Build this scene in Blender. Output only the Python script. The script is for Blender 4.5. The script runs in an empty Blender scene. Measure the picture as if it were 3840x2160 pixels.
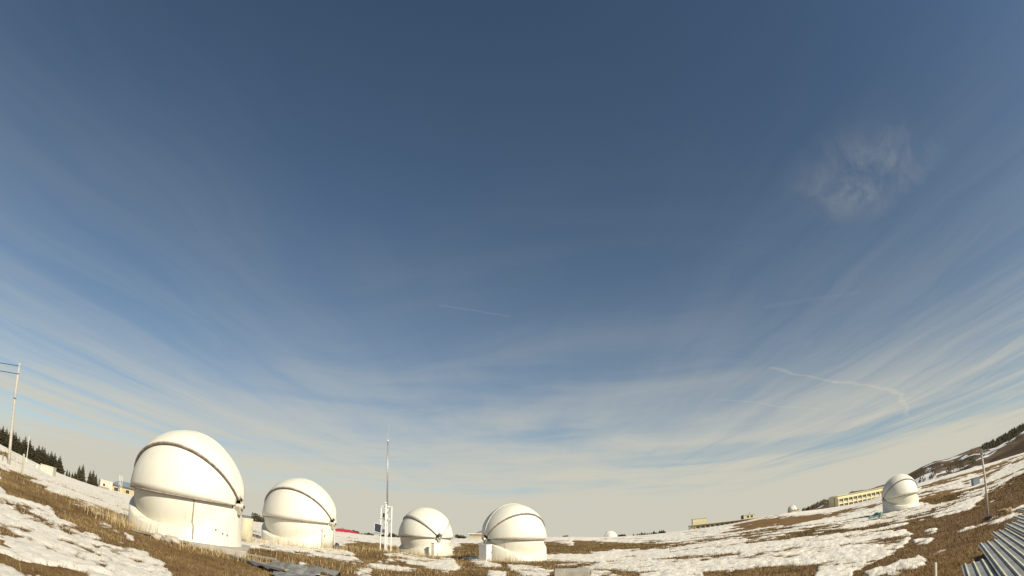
import bpy, math, random
import numpy as np
from mathutils import Vector, Matrix

R_ = math.radians
scene = bpy.context.scene
col = scene.collection
random.seed(7)
RNG = np.random.default_rng(11)

# ------------------------------------------------------------------ camera
CAMZ = 2.0
PITCH = 0.43                       # the webcam looks up by about 25 degrees
FPX = 2201.0                       # focal length of the lens in photo pixels (3840 wide)
cam_d = bpy.data.cameras.new('camera')
cam = bpy.data.objects.new('camera', cam_d)
col.objects.link(cam)
cam.location = (0, 0, CAMZ)
cam.rotation_euler = (math.pi/2 + PITCH, 0, 0)
cam_d.type = 'PANO'
cam_d.panorama_type = 'FISHEYE_EQUISOLID'
cam_d.sensor_width = 36.0
cam_d.fisheye_lens = FPX*36.0/3840.0
cam_d.fisheye_fov = R_(180)
cam_d.clip_start = 0.05
cam_d.clip_end = 30000
scene.camera = cam

# ------------------------------------------------------------------ light, sky, exposure
SUN_AZ, SUN_EL = 131.0, 33.0       # clockwise from the view direction (+Y)
sdir = Vector((math.sin(R_(SUN_AZ))*math.cos(R_(SUN_EL)), math.cos(R_(SUN_AZ))*math.cos(R_(SUN_EL)), math.sin(R_(SUN_EL))))
sun_d = bpy.data.lights.new('sun', 'SUN')
sun_d.energy = 4.9
sun_d.angle = R_(0.53)
sun_d.color = (1.0, 0.92, 0.76)
sun = bpy.data.objects.new('sun', sun_d)
col.objects.link(sun)
sun.location = (60, -50, 80)
sun.rotation_euler = sdir.to_track_quat('Z', 'Y').to_euler()

SKY_STRENGTH = 0.077
world = bpy.data.worlds.new('World')
scene.world = world
world.use_nodes = True


class NT:
    """small helper to write node graphs as expressions"""
    def __init__(self, tree):
        self.t = tree
        self.n = tree.nodes
        self.l = tree.links

    def new(self, typ, **kw):
        nd = self.n.new(typ)
        for k, v in kw.items():
            setattr(nd, k, v)
        return nd

    def put(self, sock, v):
        if isinstance(v, (int, float, tuple, list)):
            sock.default_value = v
        else:
            self.l.new(v, sock)

    def m(self, op, a, b=None, c=None, clamp=False):
        nd = self.new('ShaderNodeMath', operation=op)
        nd.use_clamp = clamp
        self.put(nd.inputs[0], a)
        if b is not None:
            self.put(nd.inputs[1], b)
        if c is not None:
            self.put(nd.inputs[2], c)
        return nd.outputs[0]

    def vm(self, op, a, b=None):
        nd = self.new('ShaderNodeVectorMath', operation=op)
        self.put(nd.inputs[0], a)
        if b is not None:
            if op == 'SCALE':
                self.put(nd.inputs['Scale'], b)
            else:
                self.put(nd.inputs[1], b)
        return nd.outputs['Value'] if op in ('DOT_PRODUCT', 'LENGTH', 'DISTANCE') else nd.outputs[0]

    def xyz(self, x, y, z=0.0):
        nd = self.new('ShaderNodeCombineXYZ')
        for s, v in zip(nd.inputs, (x, y, z)):
            self.put(s, v)
        return nd.outputs[0]

    def sep(self, v):
        nd = self.new('ShaderNodeSeparateXYZ')
        self.put(nd.inputs[0], v)
        return nd.outputs

    def noise(self, vec, scale, detail=4.0, rough=0.55, dist=0.0):
        nd = self.new('ShaderNodeTexNoise')
        if vec is not None:
            self.put(nd.inputs['Vector'], vec)
        nd.inputs['Scale'].default_value = scale
        nd.inputs['Detail'].default_value = detail
        nd.inputs['Roughness'].default_value = rough
        nd.inputs['Distortion'].default_value = dist
        return nd.outputs['Fac']

    def smooth(self, v, lo, hi, a=0.0, b=1.0):
        nd = self.new('ShaderNodeMapRange', interpolation_type='SMOOTHSTEP')
        self.put(nd.inputs['Value'], v)
        nd.inputs['From Min'].default_value = lo
        nd.inputs['From Max'].default_value = hi
        nd.inputs['To Min'].default_value = a
        nd.inputs['To Max'].default_value = b
        return nd.outputs[0]

    def mix(self, f, a, b, typ='MIX'):
        nd = self.new('ShaderNodeMix', data_type='RGBA', blend_type=typ)
        self.put(nd.inputs[0], f)
        for s, v in ((nd.inputs[6], a), (nd.inputs[7], b)):
            if isinstance(v, (tuple, list)) and len(v) == 3:
                v = (*v, 1)
            self.put(s, v)
        return nd.outputs[2]


def build_world():
    g = NT(world.node_tree)
    g.n.clear()
    out = g.new('ShaderNodeOutputWorld')
    bg = g.new('ShaderNodeBackground')
    bg.inputs['Strength'].default_value = SKY_STRENGTH
    g.l.new(bg.outputs[0], out.inputs[0])
    sky = g.new('ShaderNodeTexSky', sky_type='NISHITA')
    sky.sun_disc = False
    sky.sun_elevation = R_(SUN_EL)
    sky.sun_rotation = R_(SUN_AZ)
    sky.altitude = 2100
    sky.air_density = 1.0
    sky.dust_density = 0.6
    sky.ozone_density = 1.6
    tc = g.new('ShaderNodeTexCoord')
    d = tc.outputs['Generated']
    x, y, z = g.sep(d)
    zz = g.m('MAXIMUM', z, 0.0)
    zp = g.m('ADD', zz, 0.035)
    px = g.m('DIVIDE', x, zp)
    py = g.m('DIVIDE', y, zp)
    p = g.xyz(px, py, 0.0)
    # cirrus sheet: fibres combed by the wind, fanning out of a point far to the north; bands across in the middle
    qx = g.m('SUBTRACT', px, 0.6)
    qy = g.m('SUBTRACT', 17.0, py)
    warp = g.m('SUBTRACT', g.noise(p, 0.30, 3.0), 0.5)
    phi = g.m('ADD', g.m('MULTIPLY', g.m('ARCTAN2', qx, qy), 14.0), g.m('MULTIPLY', warp, 1.1))
    rad = g.m('SQRT', g.m('ADD', g.m('MULTIPLY', qx, qx), g.m('MULTIPLY', qy, qy)))
    s1 = g.noise(g.xyz(g.m('MULTIPLY', phi, 1.9), g.m('MULTIPLY', rad, 0.22), 4.2), 1.0, 5.0, 0.55, 0.3)
    s2 = g.noise(g.xyz(g.m('MULTIPLY', phi, 6.0), g.m('MULTIPLY', rad, 0.75), 9.7), 1.0, 5.0, 0.6, 0.5)
    st = g.m('ADD', g.m('MULTIPLY', s1, 0.68), g.m('MULTIPLY', s2, 0.32))
    bwarp = g.m('MULTIPLY', warp, 1.6)
    b1 = g.noise(g.xyz(g.m('MULTIPLY', px, 0.55), g.m('MULTIPLY', g.m('ADD', py, bwarp), 0.85), 7.1), 1.0, 6.0, 0.6, 0.6)
    side = g.smooth(g.m('ABSOLUTE', g.m('DIVIDE', px, g.m('ADD', g.m('ABSOLUTE', py), 0.4))), 0.15, 0.60, 0.25, 1.0)
    br = g.noise(g.xyz(g.m('MULTIPLY', px, 0.33), g.m('MULTIPLY', py, 0.30), 1.3), 1.0, 3.0, 0.5)
    tex = g.m('ADD', g.m('MULTIPLY', st, side), g.m('MULTIPLY', b1, g.m('SUBTRACT', 1.0, side)))
    mixs = g.m('ADD', g.m('MULTIPLY', tex, 0.72), g.m('MULTIPLY', br, 0.28))
    c = g.smooth(mixs, 0.36, 0.66)
    # the sheet thickens with distance
    ln = g.m('MINIMUM', g.vm('LENGTH', p), 11.0)
    tau = g.m('MULTIPLY', g.m('MULTIPLY', g.m('POWER', ln, 1.75), 0.0122), g.m('ADD', 0.38, g.m('MULTIPLY', c, 1.20)))
    # wispy cloud high on the right
    wd = g.vm('DISTANCE', p, (1.08, 1.22, 0.0))
    wu = g.vm('DOT_PRODUCT', p, (0.66, 0.75, 0.0))
    ww = g.vm('DOT_PRODUCT', p, (0.75, -0.66, 0.0))
    wn = g.noise(g.xyz(g.m('MULTIPLY', ww, 7.0), g.m('MULTIPLY', wu, 3.2), 5.3), 1.0, 6.0, 0.6, 0.35)
    wisp = g.m('MULTIPLY', g.smooth(wd, 0.02, 0.33, 1.0, 0.0), g.smooth(wn, 0.34, 0.72))
    tau = g.m('ADD', tau, g.m('MULTIPLY', wisp, 0.17))
    # aircraft trails
    jag = g.noise(p, 3.0, 3.0)
    pj = g.vm('ADD', p, g.vm('SCALE', g.xyz(g.m('SUBTRACT', jag, 0.5), g.m('SUBTRACT', g.noise(p, 2.1, 2.0), 0.5), 0.0), 0.16))

    def seg(a, b, w, k):
        ax, ay = a
        bx, by = b
        L2 = (bx-ax)**2+(by-ay)**2
        pa = g.vm('SUBTRACT', pj, (ax, ay, 0))
        h = g.m('DIVIDE', g.vm('DOT_PRODUCT', pa, (bx-ax, by-ay, 0)), L2, clamp=True)
        near = g.vm('SCALE', (bx-ax, by-ay, 0), h)
        dd = g.vm('DISTANCE', pa, near)
        return g.m('MULTIPLY', g.smooth(dd, w*0.25, w, 1.0, 0.0), k)
    for a_, b_, w_, k_ in TRAILS:
        tau = g.m('ADD', tau, seg(a_, b_, w_, k_))
    # long thin bands of haze low over the horizon
    hb = g.noise(g.vm('MULTIPLY', d, (1.8, 1.8, 26.0)), 1.0, 5.0, 0.55, 0.3)
    low = g.smooth(zz, 0.07, 0.24, 1.0, 0.0)
    tau = g.m('MULTIPLY', tau, g.m('ADD', 1.0, g.m('MULTIPLY', low, g.smooth(hb, 0.38, 0.62, -0.74, 0.12))))
    opac = g.m('SUBTRACT', 1.0, g.m('EXPONENT', g.m('MULTIPLY', g.m('DIVIDE', tau, g.m('ADD', zz, 0.055)), -1.0)))
    S = 1.0/SKY_STRENGTH
    cloud = (0.545*S, 0.525*S, 0.440*S, 1)
    # thin cloud scatters less than the thick sheet low down
    skyc = g.mix(1.0, sky.outputs[0], (0.885, 0.985, 0.945), 'MULTIPLY')
    fin = g.mix(opac, skyc, cloud)
    g.l.new(fin, bg.inputs['Color'])


TRAILS = [((1.49, 3.03), (2.2, 3.37), 0.024, 0.06), ((2.15, 3.34), (2.90, 3.68), 0.034, 0.085), ((2.90, 3.68), (3.15, 3.86), 0.042, 0.10), ((3.15, 3.86), (3.88, 4.70), 0.036, 0.10),
          ((1.36, 3.66), (2.42, 4.10), 0.012, 0.06), ((-0.285, 2.155), (-0.01, 2.29), 0.009, 0.028),
          ((1.10, 2.18), (1.50, 2.04), 0.03, 0.010)]
build_world()
scene.view_settings.view_transform = 'Standard'
scene.view_settings.look = 'None'
scene.view_settings.exposure = 0.18
scene.view_settings.gamma = 1.0
scene.view_settings.use_curve_mapping = False
scene.cycles.max_bounces = 6
scene.cycles.diffuse_bounces = 3
scene.cycles.glossy_bounces = 2
scene.cycles.use_denoising = True

# ------------------------------------------------------------------ geometry of the view: photo pixels <-> directions


def un(u, v):
    X = u-1920.0
    Y = 1080.0-v
    r = math.hypot(X, Y)
    a = math.atan2(Y, X)
    th = 2*math.asin(r/(2*FPX))
    x = math.sin(th)*math.cos(a)
    y = math.sin(th)*math.sin(a)
    z = math.cos(th)
    return x, z*math.cos(PITCH)-y*math.sin(PITCH), z*math.sin(PITCH)+y*math.cos(PITCH)


def ae(u, v):
    d = un(u, v)
    return math.degrees(math.atan2(d[0], d[1])), math.degrees(math.asin(d[2]))


def project(x, y, z):
    x = np.asarray(x, float)
    y = np.asarray(y, float)
    z = np.asarray(z, float)-CAMZ
    f = y*math.cos(PITCH)+z*math.sin(PITCH)
    w = -y*math.sin(PITCH)+z*math.cos(PITCH)
    th = np.arctan2(np.hypot(x, w), f)
    r = 2*FPX*np.sin(th/2)
    a = np.arctan2(w, x)
    return 1920+r*np.cos(a), 1080-r*np.sin(a)


# ------------------------------------------------------------------ noise
def _hash(ix, iy, seed):
    n = (ix.astype(np.int64)*374761393+iy.astype(np.int64)*668265263+seed*974634777) & 0x7fffffff
    n = (n ^ (n >> 13))*1274126177 & 0x7fffffff
    n = n ^ (n >> 16)
    return (n & 0xffff)/65535.0


def vnoise(x, y, seed=0):
    ix = np.floor(x)
    iy = np.floor(y)
    fx = x-ix
    fy = y-iy
    fx = fx*fx*fx*(fx*(fx*6-15)+10)
    fy = fy*fy*fy*(fy*(fy*6-15)+10)
    a = _hash(ix, iy, seed)
    b = _hash(ix+1, iy, seed)
    c = _hash(ix, iy+1, seed)
    d = _hash(ix+1, iy+1, seed)
    return (a+(b-a)*fx)*(1-fy)+(c+(d-c)*fx)*fy


def fbm(x, y, octv=4, seed=0, gain=0.5):
    s = np.zeros_like(x, dtype=float)
    amp = 1.0
    tot = 0
    for o in range(octv):
        s += amp*(vnoise(x*2.03**o+17.3*o, y*2.03**o-9.1*o, seed+o)-0.5)
        tot += amp
        amp *= gain
    return s/tot*2.0          # about -1..1


# ------------------------------------------------------------------ terrain: heights surveyed as azimuth, distance, height against the lens
CTRL = [(-31, 25, -1.22), (-37, 24, -1.10), (-26, 25, -1.28), (-50, 9, -1.62), (-34, 13.5, -1.62), (-23, 18, -1.60), (0, 26, -1.75), (10, 26, -1.80),
        (17, 23, -1.85), (38, 15, -2.0), (50, 11, -2.05), (-20.4, 38.5, -1.30), (-12.1, 45, -1.31), (-8, 53.7, -1.72), (0.2, 45, -1.76), (-3.5, 62, -1.25),
        (-4, 75, -1.05), (10, 60, -1.75), (12, 90, -1.3), (20, 60, -1.6), (22, 100, -0.9), (30, 50, -1.9), (37.8, 76, -1.68), (40, 79, -1.52), (35.5, 75, -1.80), (46.6, 31, -2.24), (52, 31, -2.2),
        (45.5, 90, -1.3), (52, 80, -1.2), (-49.8, 49, 0.0), (-44, 45, -0.35), (-38, 50, -0.8), (-30, 60, -1.0), (-60, 45, 0.3), (-51, 80, 1.95), (-46.5, 90, 0.42), (-39.5, 110, -0.10),
        (-35, 110, -0.5), (-23.6, 110, -0.42), (-15.8, 120, -0.52), (-11, 125, -0.86), (-8, 128, -0.72), (-5, 130, -0.50), (0, 130, -0.30), (4.5, 140, -0.02), (9.0, 150, -0.60), (11.5, 155, -0.92), (14.7, 165, -0.80), (17.1, 175, -0.40), (20, 190, 0.1), (22, 190, 0.55), (25, 185, 1.2), (28, 200, 1.0),
        (31.6, 200, -0.35), (34, 200, 0.4), (36, 200, 1.1), (40, 170, 2.3), (45, 170, 2.5), (51, 170, 2.4), (60, 170, 2.4), (-62, 90, 2.6),
        (-51, 250, 6.0), (-46.6, 250, 2.2), (-42, 250, 0.8), (-38, 250, 0.6), (-30, 250, -1.5), (-16, 320, -3.0), (-4, 230, -0.75), (0, 400, -1.2), (9.4, 300, -1.0), (16, 300, -0.6), (20, 300, 0.0),
        (24, 300, 1.2), (27, 320, 1.8), (32, 390, 0.2), (37, 400, 2.2), (45, 400, 2.0), (55, 400, 2.0), (-60, 250, 8),
        (-70, 700, 3), (-50, 700, 1), (-30, 700, -2.5), (-10, 700, -2.2), (10, 700, -2.0), (25, 700, 2), (40, 700, 3), (60, 700, 3),
        (90, 30, -2), (130, 30, -2), (180, 30, -2), (230, 30, -2), (270, 30, -1.6), (90, 200, -1), (130, 200, -2), (180, 200, -2.5), (230, 200, -2), (270, 200, 0.5),
        (90, 700, 2), (180, 700, -3), (270, 700, 1)] + [(a, 4, -2.0) for a in range(-180, 180, 30)]
_CA = np.array(CTRL, float)


def _feat(az, d):
    return np.stack([7*np.sin(az), 7*np.cos(az), 2.2*np.log(np.maximum(d, 3.0))], -1)


_CF = _feat(np.radians(_CA[:, 0]), _CA[:, 1])
_K = np.sqrt(((_CF[:, None]-_CF[None])**2).sum(-1)+0.16)
_W = np.linalg.solve(_K+1e-6*np.eye(len(_K)), _CA[:, 2]+1.5)


def base_height(x, y):
    shp = np.shape(x)
    x = np.ravel(np.asarray(x, float))
    y = np.ravel(np.asarray(y, float))
    d = np.minimum(np.hypot(x, y), 900.0)
    f = _feat(np.arctan2(x, y), d)
    z = np.empty(len(x))
    for i in range(0, len(x), 20000):
        k = np.sqrt(((f[i:i+20000, None]-_CF[None])**2).sum(-1)+0.16)
        z[i:i+20000] = k@_W
    return (z-1.5+CAMZ).reshape(shp)


def ground_h(x, y):
    x = np.asarray(x, float)
    y = np.asarray(y, float)
    d = np.hypot(x, y)
    n = fbm(x/9.0, y/9.0, 3, 3)*0.10*np.clip(d/30, .3, 1)+fbm(x/1.3, y/1.3, 4, 5)*0.035
    return base_height(x, y)+n


def G(az, d, dz=0.0):
    x = d*math.sin(R_(az))
    y = d*math.cos(R_(az))
    return Vector((x, y, float(ground_h(np.array([x]), np.array([y]))[0])+dz))


def PX(u, v, d):
    """point seen at photo pixel u, v, at ground distance d"""
    q = un(u, v)
    k = d/math.hypot(q[0], q[1])
    return Vector((q[0]*k, q[1]*k, q[2]*k+CAMZ))


# ------------------------------------------------------------------ where bare grass shows through the old snow (outlines on the ground, in survey pixels)
BROWN = [
    [(0, 1730), (34, 1753), (85, 1779), (136, 1801), (187, 1844), (249, 1861), (317, 1878), (407, 1912), (440, 1922), (480, 1965), (560, 1995), (668, 2039), (800, 2060), (960, 2065), (1050, 2068), (1100, 2160), (720, 2160),
     (620, 2112), (560, 2075), (509, 2047), (464, 2025), (396, 2016), (340, 1991), (283, 1965), (221, 1940), (187, 1912), (158, 1900), (113, 1883), (34, 1861), (0, 1830)],
    [(-60, 2060), (26, 2074), (58, 2095), (130, 2111), (175, 2121), (233, 2123), (268, 2132), (326, 2146), (345, 2190), (93, 2190), (51, 2139), (-60, 2090)],
    [(600, 2085), (760, 2050), (930, 2055), (1020, 2040), (1260, 2055), (1330, 2030), (1420, 2038), (1530, 2060), (1650, 2060), (1740, 2090), (2090, 2108), (2210, 2128), (2210, 2230), (700, 2230)],
    [(1698, 2048), (1740, 2037), (1786, 2035), (1830, 2041), (1840, 2091), (1700, 2095)],
    [(2020, 2033), (2100, 2035), (2147, 2042), (2150, 2026), (2240, 2031), (2317, 2033), (2367, 2043), (2442, 2048), (2451, 2057), (2410, 2064), (2302, 2057), (2286, 2067), (2184, 2079), (2030, 2075)],
    [(2442, 2099), (2535, 2088), (2768, 2073), (2771, 2084), (2519, 2097)],
    [(2100, 2114), (2243, 2112), (2209, 2129), (2100, 2129)],
    [(2205, 2130), (2380, 2148), (2400, 2170), (2360, 2170), (2300, 2155), (2215, 2140)],
    [(2709, 1980), (2783, 1955), (2858, 1939), (2945, 1934), (3065, 1931), (3090, 1935), (3048, 1953), (2924, 1966), (2874, 1976), (2800, 1980), (2752, 1983)],
    [(2800, 2024), (2895, 2010), (2974, 1995), (3131, 1978), (3160, 1968), (3140, 1990), (3000, 2006), (2895, 2018), (2800, 2030)],
    [(2957, 2040), (3032, 2024), (3090, 1999), (3197, 1978), (3110, 2005), (3032, 2032)],
    [(3401, 1955), (3486, 1933), (3552, 1924), (3628, 1909), (3659, 1888), (3698, 1851), (3704, 1833), (3765, 1812), (3795, 1785), (3840, 1770), (4100, 1700), (4100, 2400), (3250, 2400), (3305, 2160), (3330, 2120), (3360, 2080),
     (3400, 2040), (3420, 2005), (3395, 1975)],
    [(3446, 1861), (3592, 1827), (3690, 1807), (3700, 1815), (3592, 1847), (3450, 1882)],
    [(3598, 1812), (3692, 1772), (3765, 1757), (3704, 1797), (3613, 1823)],
    [(3446, 1879), (3583, 1851), (3628, 1851), (3552, 1878), (3492, 1890)],
    [(2640, 2152), (2974, 2124), (3074, 2125), (3040, 2200), (2640, 2200)],
    [(3040, 2100), (3134, 2088), (3120, 2099), (3050, 2105)],
    [(3200, 2140), (3290, 2100), (3400, 2040), (3500, 2040), (3500, 2160), (3200, 2190)],
    [(0, 1690), (28, 1700), (30, 1712), (0, 1702)],
    [(2560, 2000), (2640, 1995), (2640, 1999), (2570, 2005)],
    [(1270, 2022), (1330, 2030), (1380, 2034), (1330, 2037)],
    [(3690, 1770), (3840, 1715), (3840, 1730), (3700, 1785)],
]
SNOW = [
    [(900, 2009), (987, 2015), (1074, 2040), (1132, 2042), (1215, 2044), (1260, 2055), (1314, 2073), (1368, 2108), (1273, 2098), (1190, 2082), (1124, 2071), (1024, 2061), (925, 2032)],
    [(1438, 2074), (1513, 2072), (1579, 2086), (1700, 2100), (1720, 2130), (1660, 2140), (1604, 2125), (1521, 2108), (1450, 2104)],
    [(1763, 2089), (1802, 2100), (1875, 2122), (1825, 2122), (1767, 2106)],
    [(1906, 2120), (2018, 2128), (2072, 2139), (2057, 2165), (1960, 2158), (1914, 2140)],
    [(1833, 2145), (1895, 2152), (1890, 2170), (1835, 2170)],
    [(1380, 2110), (1470, 2118), (1560, 2135), (1470, 2136), (1390, 2122)],
    [(185, 1830), (300, 1852), (345, 1873), (300, 1872), (220, 1850)],
    [(113, 1798), (150, 1812), (153, 1822), (125, 1812)],
    [(0, 1745), (25, 1760), (38, 1778), (20, 1770), (0, 1755)],
    [(470, 2000), (498, 2012), (500, 2022), (478, 2015)],
    [(3470, 1994), (3516, 1972), (3506, 1989), (3475, 1998)],
    [(3421, 2024), (3512, 2015), (3479, 2038), (3430, 2046)],
    [(3498, 1933), (3549, 1910), (3562, 1921), (3510, 1942)],
    [(3574, 1912), (3613, 1901), (3592, 1921)],
    [(3562, 1900), (3613, 1865), (3662, 1868), (3644, 1890), (3590, 1899)],
    [(3305, 2140), (3380, 2103), (3446, 2088), (3483, 2106), (3421, 2142), (3340, 2170)],
    [(3240, 2150), (3300, 2130), (3330, 2150), (3260, 2175)],
    [(1335, 2140), (1390, 2138), (1400, 2150), (1345, 2152)],
    [(1120, 2108), (1150, 2106), (1155, 2116), (1125, 2118)],
]
MIXED = [
    [(3446, 1795), (3640, 1750), (3840, 1690), (4000, 1660), (4000, 1780), (3700, 1860), (3400, 1960), (3200, 2000), (3100, 2000), (3300, 1950), (3460, 1880)],
    [(2440, 2030), (2610, 2035), (2560, 2062), (2300, 2080), (2290, 2060)],
    [(2720, 1990), (2900, 1975), (3000, 1975), (2960, 1995), (2800, 2018), (2700, 2015)],
    [(3000, 2105), (3250, 2080), (3400, 1990), (3440, 1960), (3300, 2130), (3000, 2160)],
    [(940, 1985), (1060, 2000), (1010, 2010), (930, 2002)],
    [(1350, 2050), (1760, 2050), (1760, 2110), (1350, 2090)],
]


def sdist(poly, u, v):
    """signed distance in survey pixels, positive inside"""
    P = np.array(poly, float)
    n = len(P)
    x0, y0 = P.min(0)-45
    x1, y1 = P.max(0)+45
    res = np.full(u.shape, -45.0)
    sel = (u > x0) & (u < x1) & (v > y0) & (v < y1)
    if not sel.any():
        return res
    a = u[sel]
    b = v[sel]
    dm = np.full(a.shape, 1e9)
    ins = np.zeros(a.shape, bool)
    for i in range(n):
        ax, ay = P[i]
        bx, by = P[(i+1) % n]
        ex, ey = bx-ax, by-ay
        t = np.clip(((a-ax)*ex+(b-ay)*ey)/(ex*ex+ey*ey+1e-9), 0, 1)
        dm = np.minimum(dm, np.hypot(a-ax-t*ex, b-ay-t*ey))
        if ay != by:
            cr = ((ay > b) != (by > b)) & (a < ex*(b-ay)/(by-ay)+ax)
            ins ^= cr
    res[sel] = np.where(ins, dm, -dm)
    return res


def snow_depth(x, y, zb):
    """positive where old snow lies, negative where the grass is bare"""
    d = np.hypot(x, y)
    u, v = project(x, y, zb)
    s = np.full(x.shape, 0.55)
    sc = 13.0
    for p in MIXED:
        k = np.clip(sdist(p, u, v)/16+0.5, 0, 1)
        s = s*(1-k)+0.12*k
    for p in BROWN:
        s = np.minimum(s, np.clip(-sdist(p, u, v)/sc, -0.85, 0.55))
    for p in SNOW:
        s = np.maximum(s, np.clip(sdist(p, u, v)/13.0, -0.85, 0.34))
    # patches break up in the same way everywhere; larger pieces far off
    far = np.clip((d-25)/120, 0, 1)
    n1 = fbm(x/3.2, y/3.2, 4, 21)
    n2 = fbm(x/0.75, y/0.75, 4, 31)
    n3 = fbm(x/11.0, y/11.0, 4, 41)
    ac_, al_ = x*0.5+y*0.87, x*0.87-y*0.5
    n4 = fbm(ac_/2.0, al_/10.0, 4, 51)*(1-far)+1.25*fbm(ac_/7.5, al_/30.0, 4, 55)*np.clip(far*2, 0, 1)
    n5 = fbm(x/0.22, y/0.22, 3, 81)*np.clip((40-d)/30, 0, 1)
    n = n1*0.75+n2*(0.75*(1-far)+0.35*far)+n3*0.6*far+n4*1.0*np.clip((x-4)/22, 0.25, 1)+n5*0.5
    return s+n*1.25


# ------------------------------------------------------------------ materials
def mat(name, base, rough=0.7, var=0.12, scale=6.0, bump=0.0, bscale=30.0, metal=0.0, spec=0.5, base2=None, stretch=None, dirt=None, dstretch=None):
    m = bpy.data.materials.new(name)
    m.use_nodes = True
    g = NT(m.node_tree)
    b = g.n['Principled BSDF']
    tc = g.new('ShaderNodeTexCoord')
    vec = tc.outputs['Object']
    if stretch:
        vec = g.vm('MULTIPLY', vec, stretch)
    n = g.noise(vec, scale, 5.0, 0.6)
    lo = tuple(c*(1-var) for c in base)
    hi = base2 if base2 else tuple(min(1, c*(1+var)) for c in base)
    c = g.mix(g.smooth(n, 0.3, 0.7), lo, hi)
    if dirt:
        n2 = g.noise(g.vm('MULTIPLY', tc.outputs['Object'], dstretch) if dstretch else tc.outputs['Object'], dirt[1], 6.0, 0.7)
        c = g.mix(g.smooth(n2, dirt[2], dirt[3]), c, dirt[0])
    g.l.new(c, b.inputs['Base Color'])
    b.inputs['Roughness'].default_value = rough
    b.inputs['Metallic'].default_value = metal
    b.inputs['Specular IOR Level'].default_value = spec
    if bump:
        bp = g.new('ShaderNodeBump')
        bp.inputs['Strength'].default_value = bump
        bp.inputs['Distance'].default_value = 0.02
        g.l.new(g.noise(tc.outputs['Object'], bscale, 5.0, 0.65), bp.inputs['Height'])
        g.l.new(bp.outputs[0], b.inputs['Normal'])
    return m


def ground_material():
    m = bpy.data.materials.new('dry_turf')
    m.use_nodes = True
    g = NT(m.node_tree)
    b = g.n['Principled BSDF']
    geo = g.new('ShaderNodeNewGeometry')
    p = geo.outputs['Position']
    n1 = g.noise(p, 0.22, 4.0, 0.6)
    n2 = g.noise(p, 2.4, 6.0, 0.7)
    n3 = g.noise(p, 14.0, 4.0, 0.7)
    c = g.mix(g.smooth(n1, 0.35, 0.65), (0.195, 0.115, 0.045), (0.265, 0.172, 0.070))
    c = g.mix(g.smooth(n2, 0.42, 0.68), c, (0.15, 0.080, 0.034))
    c = g.mix(g.m('MULTIPLY', g.smooth(n3, 0.55, 0.75), 0.55), c, (0.42, 0.29, 0.13))
    at = g.new('ShaderNodeAttribute', attribute_name='damp_and_shade')
    # thaw water darkens and reddens the soil along the snow edges; shade is painted in on the right
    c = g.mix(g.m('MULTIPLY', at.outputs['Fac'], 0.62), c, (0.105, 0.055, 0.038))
    g.l.new(c, b.inputs['Base Color'])
    b.inputs['Roughness'].default_value = 0.95
    b.inputs['Specular IOR Level'].default_value = 0.1
    bp = g.new('ShaderNodeBump')
    bp.inputs['Strength'].default_value = 0.9
    bp.inputs['Distance'].default_value = 0.06
    g.l.new(g.noise(p, 9.0, 6.0, 0.75), bp.inputs['Height'])
    g.l.new(bp.outputs[0], b.inputs['Normal'])
    return m


def snow_material():
    m = bpy.data.materials.new('old_snow')
    m.use_nodes = True
    g = NT(m.node_tree)
    b = g.n['Principled BSDF']
    geo = g.new('ShaderNodeNewGeometry')
    p = geo.outputs['Position']
    n1 = g.noise(p, 1.6, 6.0, 0.7)
    n2 = g.noise(p, 7.0, 5.0, 0.7)
    thin = g.new('ShaderNodeAttribute', attribute_name='thin').outputs['Fac']
    n4 = g.noise(p, 3.1, 6.0, 0.75)
    c = g.mix(g.smooth(n1, 0.4, 0.75), (0.83, 0.775, 0.665), (0.68, 0.62, 0.51))
    c = g.mix(g.m('MULTIPLY', g.smooth(n2, 0.58, 0.72), 0.6), c, (0.36, 0.26, 0.16))
    # thin snow lets the wet turf show through
    melt = g.smooth(g.m('ADD', thin, g.m('MULTIPLY', g.m('SUBTRACT', n4, 0.5), 1.3)), 0.55, 1.0)
    c = g.mix(g.m('MULTIPLY', melt, 0.85), c, (0.27, 0.185, 0.105))
    g.l.new(c, b.inputs['Base Color'])
    b.inputs["Roughness"].default_value = 0.8
    b.inputs['Specular IOR Level'].default_value = 0.25
    bp = g.new('ShaderNodeBump')
    bp.inputs['Strength'].default_value = 0.8
    bp.inputs['Distance'].default_value = 0.09
    g.l.new(g.noise(p, 3.3, 7.0, 0.75), bp.inputs['Height'])
    g.l.new(bp.outputs[0], b.inputs['Normal'])
    return m


M = {}
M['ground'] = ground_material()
M['snow'] = snow_material()
M['dome'] = mat('cream_dome_paint', (0.76, 0.725, 0.605), 0.6, 0.05, 0.8, 0.10, 2.2, stretch=(1, 1, 0.4), dirt=((0.60, 0.54, 0.42), 1.5, 0.52, 0.90), dstretch=(2.2, 2.2, 0.35))
M['dome_low'] = mat('cream_wall_paint', (0.73, 0.69, 0.565), 0.5, 0.05, 1.2, 0.10, 5.0, stretch=(1.5, 1.5, 0.3), dirt=((0.42, 0.35, 0.25), 1.6, 0.50, 0.85), dstretch=(2.5, 2.5, 0.4))
M['rim'] = mat('weathered_rim_metal', (0.36, 0.30, 0.25), 0.6, 0.3, 5.0, 0.2, 20, dirt=((0.17, 0.11, 0.07), 7.0, 0.5, 0.75))
M['bracket'] = mat('dull_bracket_paint', (0.46, 0.42, 0.35), 0.6, 0.15, 4.0)
M['seal'] = mat('dark_rubber_seal', (0.10, 0.085, 0.085), 0.7, 0.25, 6.0)
M['grey'] = mat('galvanised_steel', (0.42, 0.42, 0.41), 0.45, 0.15, 8.0, metal=0.6)
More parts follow.
